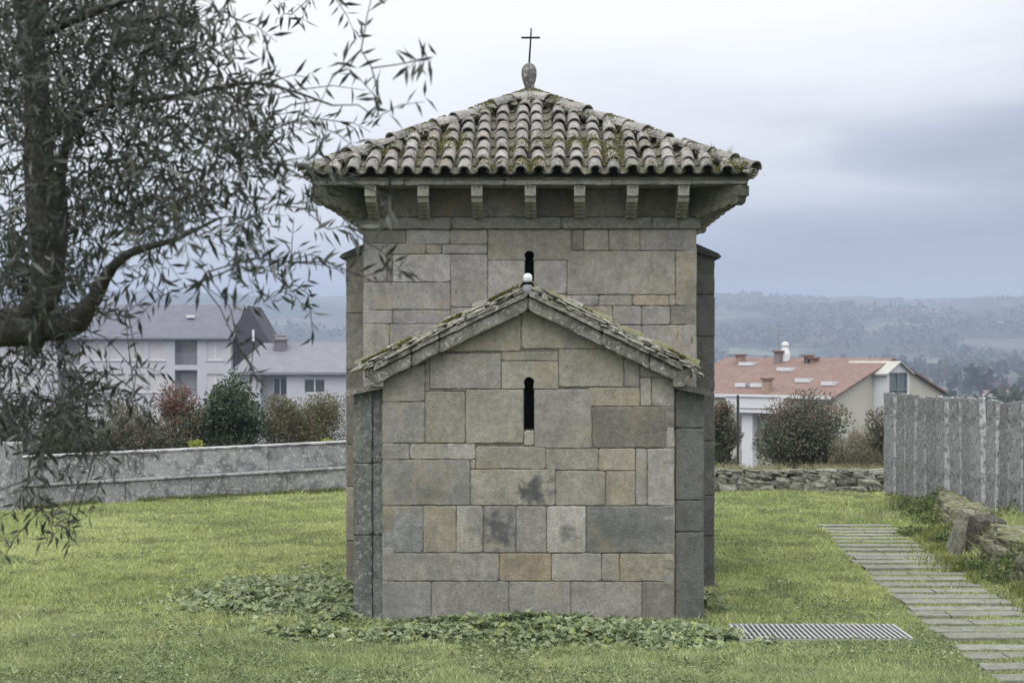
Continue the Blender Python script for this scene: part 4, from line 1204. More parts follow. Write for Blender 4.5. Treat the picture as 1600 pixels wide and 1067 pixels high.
def Zp(py, d): return CAM_H - (py - 552) / F * d
def shrub_px(name, label, cat, px0, px1, pytop, d, n, cols, wts, **k):
    x = X((px0 + px1) / 2, d); w = (px1 - px0) / F * d; z0 = float(far_z(np.array(x), np.array(d))) - .3 if d > 40 else -.25
    shrub(name, label, cat, x, d, z0, w, Zp(pytop, d) - z0, n, cols, wts, **k)
RED = (.19, .085, .075)
shrub_px('laurel_bush', 'dense dark green bush, tallest behind the granite wall on the left', 'bush', 314, 414, 566, 38.5, 15000, [(.055, .085, .05), (.085, .12, .07), (.15, .18, .12), (.035, .055, .036)], [.4, .3, .12, .18], L=.085, W=.55, seed=2, clumps=34)
shrub_px('photinia_bush', 'red topped bush just left of the tall dark green bush', 'bush', 222, 340, 602, 38.8, 14000, GREY_G, [.3, .3, .15, .25], red=(RED, .72), seed=3)
shrub_px('hedge_bush', 'brownish green bush just right of the tall dark green bush', 'bush', 385, 492, 606, 39.2, 13000, [(.11, .12, .06), (.16, .165, .085), (.18, .14, .09), (.08, .09, .05)], [.3, .3, .2, .2], seed=4, L=.055)
shrub_px('hedge_bush', 'olive brown bush touching the chapel wall on its left side', 'bush', 440, 566, 610, 39.6, 14000, [(.12, .125, .06), (.17, .165, .085), (.18, .13, .09), (.08, .09, .05)], [.3, .3, .2, .2], seed=5, L=.055)
shrub_px('hedge_bush', 'low reddish brown bush behind the olive branches, left of the red topped bush', 'bush', 132, 266, 626, 38.6, 14000, [(.12, .12, .075), (.19, .14, .11), (.14, .13, .08), (.08, .09, .06)], [.3, .3, .2, .2], seed=6, L=.055)
shrub_px('hedge_bush', 'bush behind the drooping olive twigs near the left edge, above the wall', 'bush', 25, 180, 618, 38.2, 15000, [(.075, .10, .065), (.11, .12, .08), (.15, .12, .09), (.05, .06, .045)], [.4, .3, .15, .15], seed=7, L=.06)
shrub_px('hedge_bush', 'bush at the far left edge of the photograph, behind the upright granite block', 'bush', -90, 75, 632, 38.2, 12000, [(.045, .065, .04), (.07, .08, .05), (.10, .085, .06), (.03, .04, .03)], [.4, .3, .15, .15], seed=8, L=.06)
PH = [(.075, .10, .07), (.115, .135, .085), (.16, .165, .12), (.17, .13, .105)]
shrub_px('photinia_bush', 'bush with reddish tips touching the right side of the chapel', 'bush', 1095, 1158, 622, 38.5, 7000, PH, [.35, .3, .15, .2], red=((.22, .13, .11), .84), seed=9)
shrub_px('photinia_bush', 'large round bush with reddish tips in front of the red roofed house', 'bush', 1182, 1330, 604, 38.0, 21000, PH, [.35, .3, .15, .2], red=((.22, .13, .11), .86), seed=10, clumps=44)
shrub_px('photinia_bush', 'smaller bush with reddish tips against the left end of the granite slab fence', 'bush', 1340, 1412, 622, 37.5, 9000, PH, [.35, .3, .15, .2], red=((.24, .12, .11), .80), seed=11)
shrub_px('dry_bush', 'pale dry leafless looking bush between the two reddish tipped bushes', 'bush', 1298, 1372, 655, 37.0, 9000, [(.24, .21, .15), (.30, .27, .20), (.17, .16, .10), (.14, .13, .08)], [.3, .3, .2, .2], seed=12, L=.07, W=.14, clumps=18)

def verge_plants():
    # tall dry and green grass along the back of the dry stone wall and at the wall feet; leafy weeds on the bank
    def tufts(name, label, X_, Y_, Zb, H, Wd, cols, wts):
        n = len(X_); a = RNG.random(n) * 6.283; lean = RNG.normal(size=(n, 2)) * .35
        B = np.stack([X_, Y_, Zb], 1); dx, dy = np.cos(a) * Wd, np.sin(a) * Wd
        mid = B + np.stack([lean[:, 0] * H * .3, lean[:, 1] * H * .3, H * .6], 1); tip = B + np.stack([lean[:, 0] * H, lean[:, 1] * H, H * .95], 1)
        o = np.stack([dx, dy, dx * 0], 1)
        V = np.stack([B + o, B - o, mid - o * .7, mid + o * .7, tip], 1).reshape(-1, 3); k = np.arange(n) * 5
        T = np.concatenate([np.stack([k, k + 1, k + 2], 1), np.stack([k, k + 2, k + 3], 1), np.stack([k + 3, k + 2, k + 4], 1)])
        npmesh(name, V, T, np.repeat(pick(cols, n, wts, .25), 5, 0), M_GRASS, kind='stuff', label=label)
    n = 9000; x = RNG.uniform(3.2, 8.6, n); y = RNG.uniform(34.85, 36.6, n)
    k = fbm(x * 1.4, y * 1.4, 15, 3) > .42; x, y = x[k], y[k]; n = len(x)
    tufts('dry_grass', 'pale dry grass growing behind the dry stone wall', x, y, np.full(n, .22), .12 + .22 * RNG.random(n), .006, [(.30, .27, .16), (.20, .20, .09), (.13, .16, .055), (.36, .33, .22)], [.35, .25, .2, .2])
    # bank vegetation
    n = 60000; y = 14 + 20 * RNG.random(n) ** 1.1; x = edge_x(y) + RNG.normal(size=n) * .28 + .02 + np.where(RNG.random(n) < .45, RNG.random(n) * 1.6, 0)
    k = (fbm(x * 1.6, y * 1.6, 16, 3) > .45); x, y = x[k], y[k]; n = len(x)
    wallh = np.where(np.abs(x - edge_x(y) - .25) < .18, .06, 0)
    tufts('bank_grass', 'longer yellow green grass growing over the mossy rubble wall by the path', x, y, gz(x, y) + wallh * RNG.random(n), .05 + .10 * RNG.random(n), .0045 + .003 * RNG.random(n), [(.17, .20, .05), (.22, .23, .07), (.09, .125, .04), (.28, .25, .12)], [.35, .25, .25, .15])
    # leafy weeds
    Ps = []
    for cx, cy, r, h, m in ((7.35, 31.2, .55, .40, 2200), (7.9, 33.2, .7, .35, 1800), (6.9, 28.4, .35, .3, 900), (6.15, 26.4, .3, .22, 700), (6.35, 25.3, .3, .28, 800), (5.95, 22.2, .3, .22, 700), (6.1, 21.3, .35, .35, 900), (6.6, 21.0, .4, .4, 900), (6.3, 19.8, .35, .3, 800), (6.3, 18.4, .4, .3, 800), (7.1, 29.8, .4, .45, 1400), (7.6, 27, .6, .25, 1200), (7.5, 30.4, .25, .75, 700), (8.3, 28.2, .4, .55, 900)):
        m = int(m * .5); h *= .65; q = rdir(m) * (RNG.random((m, 1)) ** .4); Ps.append(np.stack([cx + q[:, 0] * r, cy + q[:, 1] * r * 1.2, gz(cx + q[:, 0] * r, cy + q[:, 1] * r) + np.abs(q[:, 2]) * h], 1))
    P = np.concatenate(Ps); n = len(P); D = rdir(n); D[:, 2] += .25
    V, T, C = leaf_mesh(P, D, rdir(n) + np.array([0, 0, .8]), .04 + .05 * RNG.random(n), .02 + .025 * RNG.random(n), pick([(.10, .14, .05), (.15, .19, .07), (.20, .22, .08), (.06, .09, .035)], n, [.35, .3, .15, .2]))
    npmesh('bank_weeds', V, T, C, M_LEAF, kind='stuff', label='leafy green weeds growing on the bank and over the rubble wall')
    # weeds at the foot of the left wall and a yellow green plant on it
    n = 5000; t = RNG.random(n); x = -10.5 + 9 * t; y = 31.1 + (x + 9.2) * (35 - 31.1) / 5.8 - .12 + RNG.normal(size=n) * .06
    k = fbm(x * 2, y * 0, 18, 3) > .42; x, y = x[k], y[k]; n = len(x)
    tufts('wall_foot_grass', 'uneven grass along the foot of the long granite wall', x, y, gz(x, y), .06 + .10 * RNG.random(n), .006, [(.17, .20, .05), (.10, .14, .04), (.22, .23, .08)], [.5, .3, .2])
verge_plants()
for (px, py, lab, s) in ((321, 690, 'small bright yellow green plant on top of the granite wall', 1), (520, 688, 'yellow green plant on the wall beside the chapel', 2)):
    d = 38.0; x = X(px, d) ; z = Zp(py, d)
    n = 260; P = np.array([x, d - 1.2, z]) + rdir(n) * np.array([.18, .14, .10]) * (RNG.random((n, 1)) ** .5)
    V, T, C = leaf_mesh(P - np.array([x, d - 1.2, z - .1]), rdir(n) + np.array([0, 0, .4]), rdir(n), np.full(n, .055), np.full(n, .03), pick([(.38, .40, .09), (.24, .28, .07)], n))
    root = empty('wall_plant', (x, d - 1.2, z - .1), 0, lab, 'plant'); npmesh('crown', V, T, C, M_LEAF, root)
    b = MB(); b.tube([(0, 0, -.35), (0, 0, .08)], [.012, .006], 5); b.build('stem', M_BARK, root)

# ------------------------------------------------------------------ olive tree
def olive():
    rt = np.random.default_rng(77); rr = random.Random(77)
    base = Vector((-2.9, 5.3, float(gz(-2.9, 5.3)) - .1))
    root = empty('olive_tree', base, 0, 'dark olive tree with narrow leaves hanging into the left of the photograph', 'tree')
    W_ = lambda px, py, d: np.array([(px - 800) / F * d, d, CAM_H - (py - 552) / F * d])
    dens = [
     "9999986410111000", "9999987310231200", "9999986643231000", "7998776754332100", "6878777773110000", "6878886653110000", "6887887644221000",
     "7876665433120000", "7873334454210000", "7961110244100000", "4853100120000000", "6665410000000000", "7786520000000000", "6775310000000000", "2532000000000000", "0210100000000000", "0000000000000000"]
    limbs = MB()
    def limb(pts, r, n=8):
        # smooth through points
        out = []; P = [Vector(p) for p in pts]
        for i in range(len(P) - 1):
            p0 = P[max(i - 1, 0)]; p1 = P[i]; p2 = P[i + 1]; p3 = P[min(i + 2, len(P) - 1)]
            for k in range(4):
                t = k / 4
                out.append(.5 * ((2 * p1) + (-p0 + p2) * t + (2 * p0 - 5 * p1 + 4 * p2 - p3) * t * t + (-p0 + 3 * p1 - 3 * p2 + p3) * t ** 3))
        out.append(P[-1]); m = len(out)
        rs = [np.interp(i / (m - 1), np.linspace(0, 1, len(r)), r) * rr.uniform(.9, 1.12) for i in range(m)]
        limbs.tube([tuple(p - base) for p in out], rs, n); return out
    d0 = 5.1
    L1 = limb([base + Vector((0, 0, 0)), base + Vector((.15, 0, .7)), base + Vector((.45, 0, 1.3)), W_(-110, 560, 5.15), W_(0, 513, 5.1), W_(70, 520, 5.1)], [.19, .15, .12, .08, .055, .055], 12)
    L2 = limb([W_(-60, 535, 5.1), W_(30, 505, 5.1), W_(75, 440, 5.1), W_(62, 300, 5.15), W_(58, 150, 5.2), W_(40, -20, 5.3), W_(30, -200, 5.3)], [.045, .048, .048, .042, .040, .036, .03], 10)
    L3 = limb([W_(60, 515, 5.1), W_(115, 505, 5.08), W_(145, 470, 5.05), W_(170, 425, 5.0), W_(205, 395, 4.95), W_(270, 375, 4.85), W_(345, 340, 4.75)], [.042, .036, .024, .018, .013, .007, .003], 8)
    L4 = limb([base + Vector((.15, 0, .7)), base + Vector((-.3, .3, 1.8)), base + Vector((-.5, .6, 2.8)), base + Vector((-.4, .5, 3.8))], [.13, .11, .08, .05], 10)
    L5 = limb([W_(75, 440, 5.1), W_(95, 380, 5.25), W_(98, 250, 5.4), W_(150, 120, 5.5), W_(230, 10, 5.6)], [.032, .024, .018, .013, .008], 8)
    L6 = limb([W_(58, 220, 5.2), W_(150, 170, 5.0), W_(280, 150, 4.8), W_(400, 130, 4.55), W_(520, 165, 4.4)], [.014, .011, .008, .005, .003], 7)
    L7 = limb([W_(50, 60, 5.3), W_(200, 0, 5.0), W_(380, -30, 4.7), W_(540, -30, 4.5), W_(600, 5, 4.4)], [.016, .012, .008, .005, .003], 7)
    L8 = limb([base + Vector((-.3, .3, 1.8)), base + Vector((.3, -.8, 2.4)), base + Vector((.4, -1.4, 3.0))], [.08, .05, .03], 8)
    nodes = [np.array(p) for Lx in (L1[10:], L2, L3, L4[4:], L5, L6, L7, L8) for p in Lx]
    wts = [0] * len(nodes)
    # targets
    tg = []
    for j, row in enumerate(dens):
        for i, ch in enumerate(row):
            c = int(ch) / 10.2
            if c <= 0: continue
            k = -math.log(1 - c) * 2500 / 150.0 / 9.5 * (1.1 + 2.1 * sstep(.35, .8, c)) * (1.25 if i >= 7 else 1)
            k = int(k) + (rt.random() < k % 1)
            for _ in range(k):
                px = i * 50 + rt.uniform(0, 50) - 12; py = j * 50 + rt.uniform(0, 50)
                d = 4.85 + .45 * rt.normal() + (.45 if px < 200 else -.02) + max(0, (px - 300)) * -.0011
                tg.append((W_(px, py, d), 1))
    for _ in range(620):   # crown outside the frame
        p = np.array([rt.uniform(-4.3, -1.45), rt.uniform(4.0, 7.2), rt.uniform(2.1, 5.3)]); tg.append((p, 1))
    for _ in range(170):
        p = np.array([rt.uniform(-1.7, -.5), rt.uniform(4.4, 6.2), rt.uniform(3.9, 5.0)]); tg.append((p, 1))
    order = sorted(range(len(tg)), key=lambda q: min(np.linalg.norm(tg[q][0] - n) for n in nodes[::6]))
    N = np.array(nodes); base_n = len(nodes)
    tw = MB(); LP, LD, LL, LC = [], [], [], []
    nodes_l = [N]
    allN = N.copy()
    for q in order:
        P = tg[q][0]
        dd = np.linalg.norm(allN - P, axis=1); b = int(np.argmin(dd)); A = allN[b]; dist = dd[b]
        down = P[2] < 2.9
        # sprig direction: outward from the limb, drooping at the lower side of the crown
        v = P - A; v = v / (np.linalg.norm(v) + 1e-6)
        g = np.array([.15, -.05, rt.uniform(-1.2, .0) if down else rt.uniform(-.9, .9)])
        if P[2] > 3.3 and P[0] > -1.1: g = np.array([.5, 0, rt.uniform(-.6, .5)])
        dirn = v * .7 + g + rt.normal(size=3) * .6; dirn /= np.linalg.norm(dirn)
        ln = rt.uniform(.10, .19)
        mid = A + (P - A) * .5 + rt.normal(size=3) * .05 * min(dist, .4) + np.array([0, 0, .08 * dist])
        pts = [A, mid, P, P + dirn * ln * .5 + np.array([0, 0, .006]), P + dirn * ln + np.array([0, 0, -.012])]
        r0 = .0017 + .0032 * min(dist, .5)
        tw.tube([tuple(Vector(p) - base) for p in pts], [r0, r0 * .8, .0019, .0014, .0008], 4, cap=False)
        allN = np.concatenate([allN, [mid, P]] if dist > .12 else [allN, [P]]) if not isinstance(allN, list) else allN
        nl = rt.integers(7, 12)
        s = np.linspace(.02, 1, nl) * (ln + .05) - .05
        for k, t in enumerate(s):
            c = P + dirn * t
            sd = np.cross(dirn, [math.sin(k * 2.4 + q), math.cos(k * 2.4 + q), .2]); sd /= np.linalg.norm(sd) + 1e-6
            for sg in ((1, -1) if rt.random() < .5 else (1,)):
                D = dirn * rt.uniform(.2, .9) + sg * sd * rt.uniform(.5, 1.1) + np.array([0, 0, -.05])
                LP.append(c); LD.append(D); LL.append(rt.uniform(.036, .068))
    LP, LD, LL = map(np.array, (LP, LD, LL)); n = len(LP)
    C = np.array([(.030, .038, .032), (.046, .055, .045), (.075, .085, .07), (.12, .13, .112)])[rt.choice(4, n, p=[.46, .34, .14, .06])]
    V, T, Cc = leaf_mesh(LP - np.array(base), LD, rt.normal(size=(n, 3)), LL, LL * .17 + .001, C, .06)
    limbs.build('trunk', M_BARK, root, smooth=True)
    br = tw.build('branches', M_BARK, root)
    npmesh('crown', V, T, Cc, M_OLEAF, root)
    print('olive leaves', n)
olive()

# ------------------------------------------------------------------ houses
def wall_holes(mb, x0, x1, z0, z1, holes, y=0.0, rev=.25, col=None):
    """front wall at local y facing -y with rectangular openings and their reveals"""
    xs = sorted({x0, x1, *[h[0] for h in holes], *[h[1] for h in holes]}); zs = sorted({z0, z1, *[h[2] for h in holes], *[h[3] for h in holes]})
    for a, b in zip(xs[:-1], xs[1:]):
        for c, d in zip(zs[:-1], zs[1:]):
            mx, mz = (a + b) / 2, (c + d) / 2
            if any(h[0] < mx < h[1] and h[2] < mz < h[3] for h in holes): continue
            mb.add([(a, y, c), (b, y, c), (b, y, d), (a, y, d)], [(0, 1, 2, 3)], col)
    for h in holes:
        a, b, c, d = h[:4]; r = h[4] if len(h) > 4 else rev
        mb.add([(a, y, c), (b, y, c), (b, y, d), (a, y, d), (a, y + r, c), (b, y + r, c), (b, y + r, d), (a, y + r, d)], [(0, 4, 5, 1), (1, 5, 6, 2), (2, 6, 7, 3), (3, 7, 4, 0)], col)
        if len(h) > 4: mb.add([(a, y + r, c), (b, y + r, c), (b, y + r, d), (a, y + r, d)], [(0, 1, 2, 3)], col)
M_WHITE = simple('white_render', (.40, .41, .45), .85, .07, .6)
M_CREAM = simple('cream_render', (.43, .42, .36), .85, .08, .6)
M_SHUT = simple('shutter_white', (.46, .46, .48), .6, .03)
M_FRM = simple('window_frame_white', (.55, .56, .58), .5, .03)
M_GLS = simple('window_glass', (.05, .06, .07), .15, .2, 2, 0, 30, 0, .8)
M_GRLS = simple('green_window_glass', (.12, .16, .15), .2, .25, 2, 0, 30, 0, .8)
M_RAIL = simple('grey_rail', (.18, .19, .22), .6)
def mat_slate(name, col, s=1):
    m = NM(name); v = m.mapv((1, 1, 1))
    w = m.n('ShaderNodeTexWave'); w.wave_type = 'BANDS'; w.bands_direction = 'Z'; w.inputs['Scale'].default_value = 1.6 * s; w.inputs['Distortion'].default_value = .3; w.inputs['Detail'].default_value = 3; m.l(v, w.inputs['Vector'])
    c = m.scale(m.mix(1.0, m.attr(), col, 'MULTIPLY'), m.rng(m.noise(1.2, 5, .65), .3, .7, .88, 1.12)); c = m.scale(c, m.rng(w.outputs['Fac'], 0, 1, .93, 1.05))
    return m.done(m.bsdf(c, .85, None, 0, .15))
M_SLATE = mat_slate('slate_roof', (.125, .128, .16)); M_SLATEL = mat_slate('pale_slate_roof', (.17, .175, .20)); M_SLATED = mat_slate('shaded_slate_cladding', (.06, .062, .075), 2)  # cladding darkened: the gable wall's shadow is in its colour
def mat_redtile():
    m = NM('red_tile_roof')
    w = m.n('ShaderNodeTexWave'); w.wave_type = 'BANDS'; w.bands_direction = 'X'; w.inputs['Scale'].default_value = 1.4; w.inputs['Distortion'].default_value = .2; m.l(m.obj, w.inputs['Vector'])
    c = m.mix(m.noise(.8, 6, .7), (.14, .088, .08), (.21, .14, .125)); c = m.mix(m.rng(m.noise(2.2, 6, .7), .52, .66), c, (.20, .17, .15)); c = m.scale(c, m.rng(m.noise(9, 3, .7), .3, .7, .8, 1.2))
    c = m.scale(c, m.rng(w.outputs['Fac'], 0, 1, .85, 1.08))
    return m.done(m.bsdf(c, .9, m.bump(w.outputs['Fac'], .4, .06), 0, .2))
M_REDT = mat_redtile()
def gable_roof(mb, x0, x1, y0, y1, ze, zr, ov=.4, th=.18, hip0=0, hip1=0, col=None):
    ym = (y0 + y1) / 2; sl = (zr - ze) / (ym - y0)
    a, b = y0 - ov, y1 + ov; zl = ze - sl * ov
    for s in (0, 1):
        ye = a if s == 0 else b
        top = [(x0 - ov, ye, zl), (x1 + ov, ye, zl), (x1 + ov - hip1, ym, zr), (x0 - ov + hip0, ym, zr)]
        bot = [(p[0], p[1], p[2] - th) for p in top]
        mb.add(top + bot, [(0, 1, 2, 3), (7, 6, 5, 4), (0, 4, 5, 1), (1, 5, 6, 2), (3, 2, 6, 7), (0, 3, 7, 4)], col)
    for hp_, xe, s in ((hip0, x0 - ov, 1), (hip1, x1 + ov, -1)):
        if hp_: mb.add([(xe, a, zl), (xe, b, zl), (xe + s * hp_, ym, zr)], [(0, 1, 2)], col)
def window(parent, x0, x1, z0, z1, y, kind='shutter', mull=True):
    f = MB(); t = .07
    f.box(x0, x1, y - .05, y, z0, z0 + t); f.box(x0, x1, y - .05, y, z1 - t, z1); f.box(x0, x0 + t, y - .05, y, z0 + t, z1 - t); f.box(x1 - t, x1, y - .05, y, z0 + t, z1 - t)
    if mull: f.box((x0 + x1) / 2 - .05, (x0 + x1) / 2 + .05, y - .06, y - .005, z0 + t, z1 - t)
    o = f.build('window', M_FRM, parent)
    p = MB()
    if kind == 'shutter':
        k = int((z1 - z0) / .12)
        for i in range(k): p.box(x0 + t, x1 - t, y - .03 + (i % 2) * .008, y, z0 + t + (z1 - z0 - 2 * t) * i / k, z0 + t + (z1 - z0 - 2 * t) * (i + 1) / k - .005)
        p.build('shutter', M_SHUT, o)
    else:
        p.box(x0 + t, x1 - t, y - .015, y, z0 + t, z1 - t); p.build('pane', M_GLS if kind == 'glass' else M_GRLS, o)
    return o

def house_left():
    d = 150.0; s = d / F; x0 = -52.0; x1 = X(361, d) - x0
    root = empty('apartment_building', (x0, d, 0), 0, 'long white apartment building with a grey slate roof, seen through the olive branches', 'building')
    lx = lambda px: X(px, d) - x0; z = lambda py: Zp(py, d)
    zt, zb = z(525), -10
    rec = [(lx(273), lx(308), z(570), z(528), 1.6), (lx(273), lx(308), z(620), z(578), 1.6), (lx(90), lx(125), z(570), z(528), 1.6), (lx(90), lx(125), z(620), z(578), 1.6)]
    wins = [(lx(a), lx(b), z(c), z(e)) for (a, b) in ((201, 226), (232, 258), (170, 195), (323, 349), (40, 65), (10, 35), (140, 165)) for (c, e) in ((563, 534), (613, 584), (663, 634))]
    wall = MB(); wall_holes(wall, 0, x1, zb, zt, rec + wins)
    D = 11.0
    for a in (0, x1): wall.add([(a, 0, zb), (a, D, zb), (a, D, zt), (a, D / 2, z(478) + .2), (a, 0, zt)], [(0, 1, 2, 3, 4)])
    wall.add([(0, D, zb), (x1, D, zb), (x1, D, zt), (0, D, zt)], [(0, 1, 2, 3)])
    wall.build('wall', M_WHITE, root)
    msill = simple('grey_sill', (.33, .34, .37), .8)
    for w in wins:
        wo = window(root, *w, .16, 'shutter', w[0] > lx(300) or w[0] < lx(60))
        sl = MB(); sl.box(w[0] - .1, w[1] + .1, -.06, .04, w[2] - .10, w[2] - .01); sl.build('sill', msill, wo)
    for r in rec:
        b = MB(); n = 5
        for i in range(n): zz_ = r[2] + .15 + i * .2; b.box(r[0] + .02, r[1] - .02, .05, .08, zz_, zz_ + .05)
        for i in range(4): xx_ = r[0] + .1 + i * (r[1] - r[0] - .2) / 3; b.box(xx_ - .02, xx_ + .02, .085, .11, r[2], r[2] + 1.1)
        b.build('balcony_rail', M_RAIL, root)
        window(root, r[0] + .35, r[1] - .12, r[2] + .02, r[3] - .35, 1.56, 'shutter', False)
    rf = MB(); gable_roof(rf, 0, x1, 0, D, zt, Zp(476, d + D / 2), .35, .16)
    ro = rf.build('roof', M_SLATE, root)
    g = MB(); g.box(-.3, x1 + .3, -.52, -.36, zt - .28, zt - .10); g.build('gutter', M_RAIL, root)
    sk = MB(); yy = 3.2; zz_ = zt + (Zp(476, d + 5.5) - zt) * yy / 5.5; sx = (299 - 800) / F * (d + yy) - x0
    sk.box(sx - .35, sx + .35, yy - .5, yy + .5, zz_ - .05, zz_ + .22); sk.build('skylight', M_FRM, ro)
    # slate clad wing with a steep gable
    sg = MB(); dd = d + 1.0; q = lambda px, py: (X(px, dd) - x0, Zp(py, dd))
    poly = [q(361.5, 600), q(361.5, 520), q(388, 477), q(421, 534), q(421, 600)]
    sg.prism(poly, (0, 1.0, 0), (1, 0, 0), (0, 0, 1), (0, -1, 0), 8)
    so_ = sg.build('slate_gable', M_SLATED, root)
    pp = MB(); a = q(396, 533); pp.box(a[0] - .1, a[0] + .1, .85, .99, a[1], a[1] + 1.0); pp.build('flue_pipe', M_FRM, so_)
house_left()

def house_low():
    d = 140.0; x0 = X(364, d); x1 = X(640, d) - x0; D = 9.0
    root = empty('low_house', (x0, d, 0), 0, 'low white house with a pale slate roof between the slate gable and the chapel', 'house')
    lx = lambda px: X(px, d) - x0; z = lambda py: Zp(py, d); zt = z(579)
    holes = [(lx(407), lx(448), z(645), z(584), 1.2), (lx(475), lx(508), z(614), z(592), .2), (lx(560), lx(600), z(614), z(592), .2)]
    w = MB(); wall_holes(w, 0, x1, -10, zt, holes)
    for a in (0, x1): w.add([(a, 0, -10), (a, D, -10), (a, D, zt), (a, 0, zt)], [(0, 1, 2, 3)])
    w.build('wall', M_WHITE, root)
    window(root, lx(424), lx(446), z(618), z(590), 1.15, 'glass'); window(root, holes[1][0], holes[1][1], holes[1][2], holes[1][3], .17, 'glass'); window(root, holes[2][0], holes[2][1], holes[2][2], holes[2][3], .17, 'glass')
    rf = MB(); gable_roof(rf, 0, x1, 0, D, zt, Zp(536, d + D / 2), .3, .14, hip0=2.1)
    ro = rf.build('roof', M_SLATEL, root)
    g = MB(); g.box(-.3, x1 + .3, -.46, -.30, zt - .32, zt - .12); g.build('gutter', M_RAIL, root)
    c = MB(); cx = X(438, d + 3.5) - x0; cz = Zp(548, d + 3.5)
    c.box(cx - .5, cx + .5, 3.1, 4.0, cz - .6, cz + .85, (.55, .5, .55)); c.box(cx - .62, cx + .62, 3.0, 4.1, cz + .85, cz + .98, (.5, .5, .55)); c.box(cx - .38, cx + .38, 3.2, 3.9, cz + .98, cz + 1.25, (1.5, 1.4, 1.3)); c.box(cx - .5, cx + .5, 3.1, 4.0, cz + 1.25, cz + 1.33, (1.2, 1.2, 1.2))
    c.build('chimney', simple('chimney_render', (.26, .25, .27), .9), ro)
house_low()

def house_right():
    th = R(42); ox, oy = X(1303, 108), 108.0
    root = empty('red_roofed_house', (ox, oy, 0), -th, 'large white house with a broad red tile roof and a glazed bay in its gable', 'house')
    HW = 7.0; ze, zr_ = .18, 2.46; Lx = -12.8; zb = -9
    w = MB()
    def loc(px, depth_guess, on='long'):
        # local x on the long wall (y=0) seen at photo pixel px
        k = (px - 800) / F; c, s = math.cos(th), math.sin(th)
        # world = (ox + c*lx, oy - s*lx)
        return (k * oy - ox) / (c + k * s)
    wx0, wx1 = loc(1157, 0), loc(1169, 0)
    holes = [(wx0, wx1 - .0, -2.75, -1.2, .3), (wx0, wx1, -4.9, -3.45, .3), (loc(1192, 0), loc(1235, 0), -2.9, -.9, 2.0), (loc(1120, 0), loc(1140, 0), -2.75, -1.2, .3), (loc(1120, 0), loc(1140, 0), -4.9, -3.45, .3), (-3.0, -1.6, -2.7, -1.3, .3)]
    wall_holes(w, Lx, 0, zb, ze, holes)
    gy = [(0, zb), (2 * HW, zb), (2 * HW, ze), (HW, zr_), (0, ze)]
    w.add([(0, a, b) for a, b in gy], [(0, 1, 2, 3, 4)]); w.add([(Lx, a, b) for a, b in gy], [(4, 3, 2, 1, 0)])
    w.add([(0, 2 * HW, zb), (Lx, 2 * HW, zb), (Lx, 2 * HW, ze), (0, 2 * HW, ze)], [(0, 1, 2, 3)])
    wo_ = w.build('wall', M_CREAM, root)
    for h in holes[:2] + holes[3:]: window(root, h[0], h[1], h[2], h[3], .28, 'glass')
    window(root, holes[2][0] + .4, holes[2][1] - .3, holes[2][2], holes[2][3] - .3, 1.95, 'glass')
    rf = MB(); gable_roof(rf, Lx, 0, 0, 2 * HW, ze + .05, zr_ + .05, .28, .14)
    ro = rf.build('roof', M_REDT, root)
    # balcony on the long side with white parapet
    b = MB(); bx0, bx1 = loc(1150, 0), loc(1232, 0)
    b.box(bx0, bx1, -1.2, -1.05, -.70, .02); b.box(bx0, bx1, -1.3, -.95, .02, .10); b.box(bx0, bx0 + .12, -1.05, -.004, -.70, .02); b.box(bx1 - .12, bx1, -1.05, -.004, -.70, .02); b.box(bx0, bx1, -1.05, -.006, -.78, -.70)
    b.box(bx0, bx1, -1.32, -1.06, -1.0, -.80)
    b.build('balcony', M_FRM, root)
    p = MB(); a, c = loc(1171, 0), loc(1188, 0); p.box(a, c, -.9, -.3, zb, -1.02); p.build('pillar', M_FRM, root)
    ed = MB(); ed.box(Lx, 0, -.42, -.29, ze - .25, ze - .04); ed.build('gutter', M_FRM, root)
    # skylights, chimneys
    def roof_pt(px, py):
        best = None
        for i in range(1, 40):
            yv = HW * i / 40; zv = ze + .05 + (zr_ - ze) * i / 40
            # local x so that pixel x matches
            k = (px - 800) / F; c, s = math.cos(th), math.sin(th)
            lx = (k * (oy + c * yv) - ox - s * yv) / (c + k * s)
            D_ = oy - s * lx + c * yv; y_pix = 552 + (CAM_H - zv) / D_ * F
            if best is None or abs(y_pix - py) < best[0]: best = (abs(y_pix - py), lx, yv, zv)
        return best[1:]
    for px, py, wd in ((1170, 569, .55), (1230, 578, .55), (1166, 602, .6), (1182, 602, .6), (1258, 594, .5), (1298, 599, .45)):
        x, y, z = roof_pt(px, py); k = MB(); k.box(x - wd, x + wd, y - .45, y + .45, z - .1, z + .14); o = k.build('skylight', M_FRM, ro)
        k = MB(); k.box(x - wd + .12, x + wd - .12, y - .35, y + .35, z + .145, z + .16); k.build('pane', simple('sky_pane', (.35, .38, .42), .2) if 'sky_pane' not in bpy.data.materials else bpy.data.materials['sky_pane'], o)
    mt = simple('clay_chimney', (.27, .19, .165), .9)
    for px, py, h, wd, cc in ((1157, 566, .45, .2, (1, .95, .9)), (1217, 566, .7, .2, (.7, .85, 1)), (1263, 565, .35, .16, (.35, .4, .45)), (1272, 566, .2, .14, (.8, .7, .7)), (1199, 612, .75, .2, (1.1, 1.1, 1))):
        x, y, z = roof_pt(px, py); k = MB(); k.box(x - wd, x + wd, y - .3, y + .3, z - .5, z + h, cc); k.box(x - wd - .1, x + wd + .1, y - .4, y + .4, z + h, z + h + .12, (.6, .5, .45)); k.build('chimney', mt, ro)
    x, y, z = roof_pt(1222, 562)
    k = MB(); k.lathe([(.36, 0), (.34, .55), (.25, .8), (.2, 1.0), (.27, 1.1), (.22, 1.3), (.02, 1.36)], (x + .25, y, z - .1), 12); k.build('chimney_dome', M_FRM, ro)
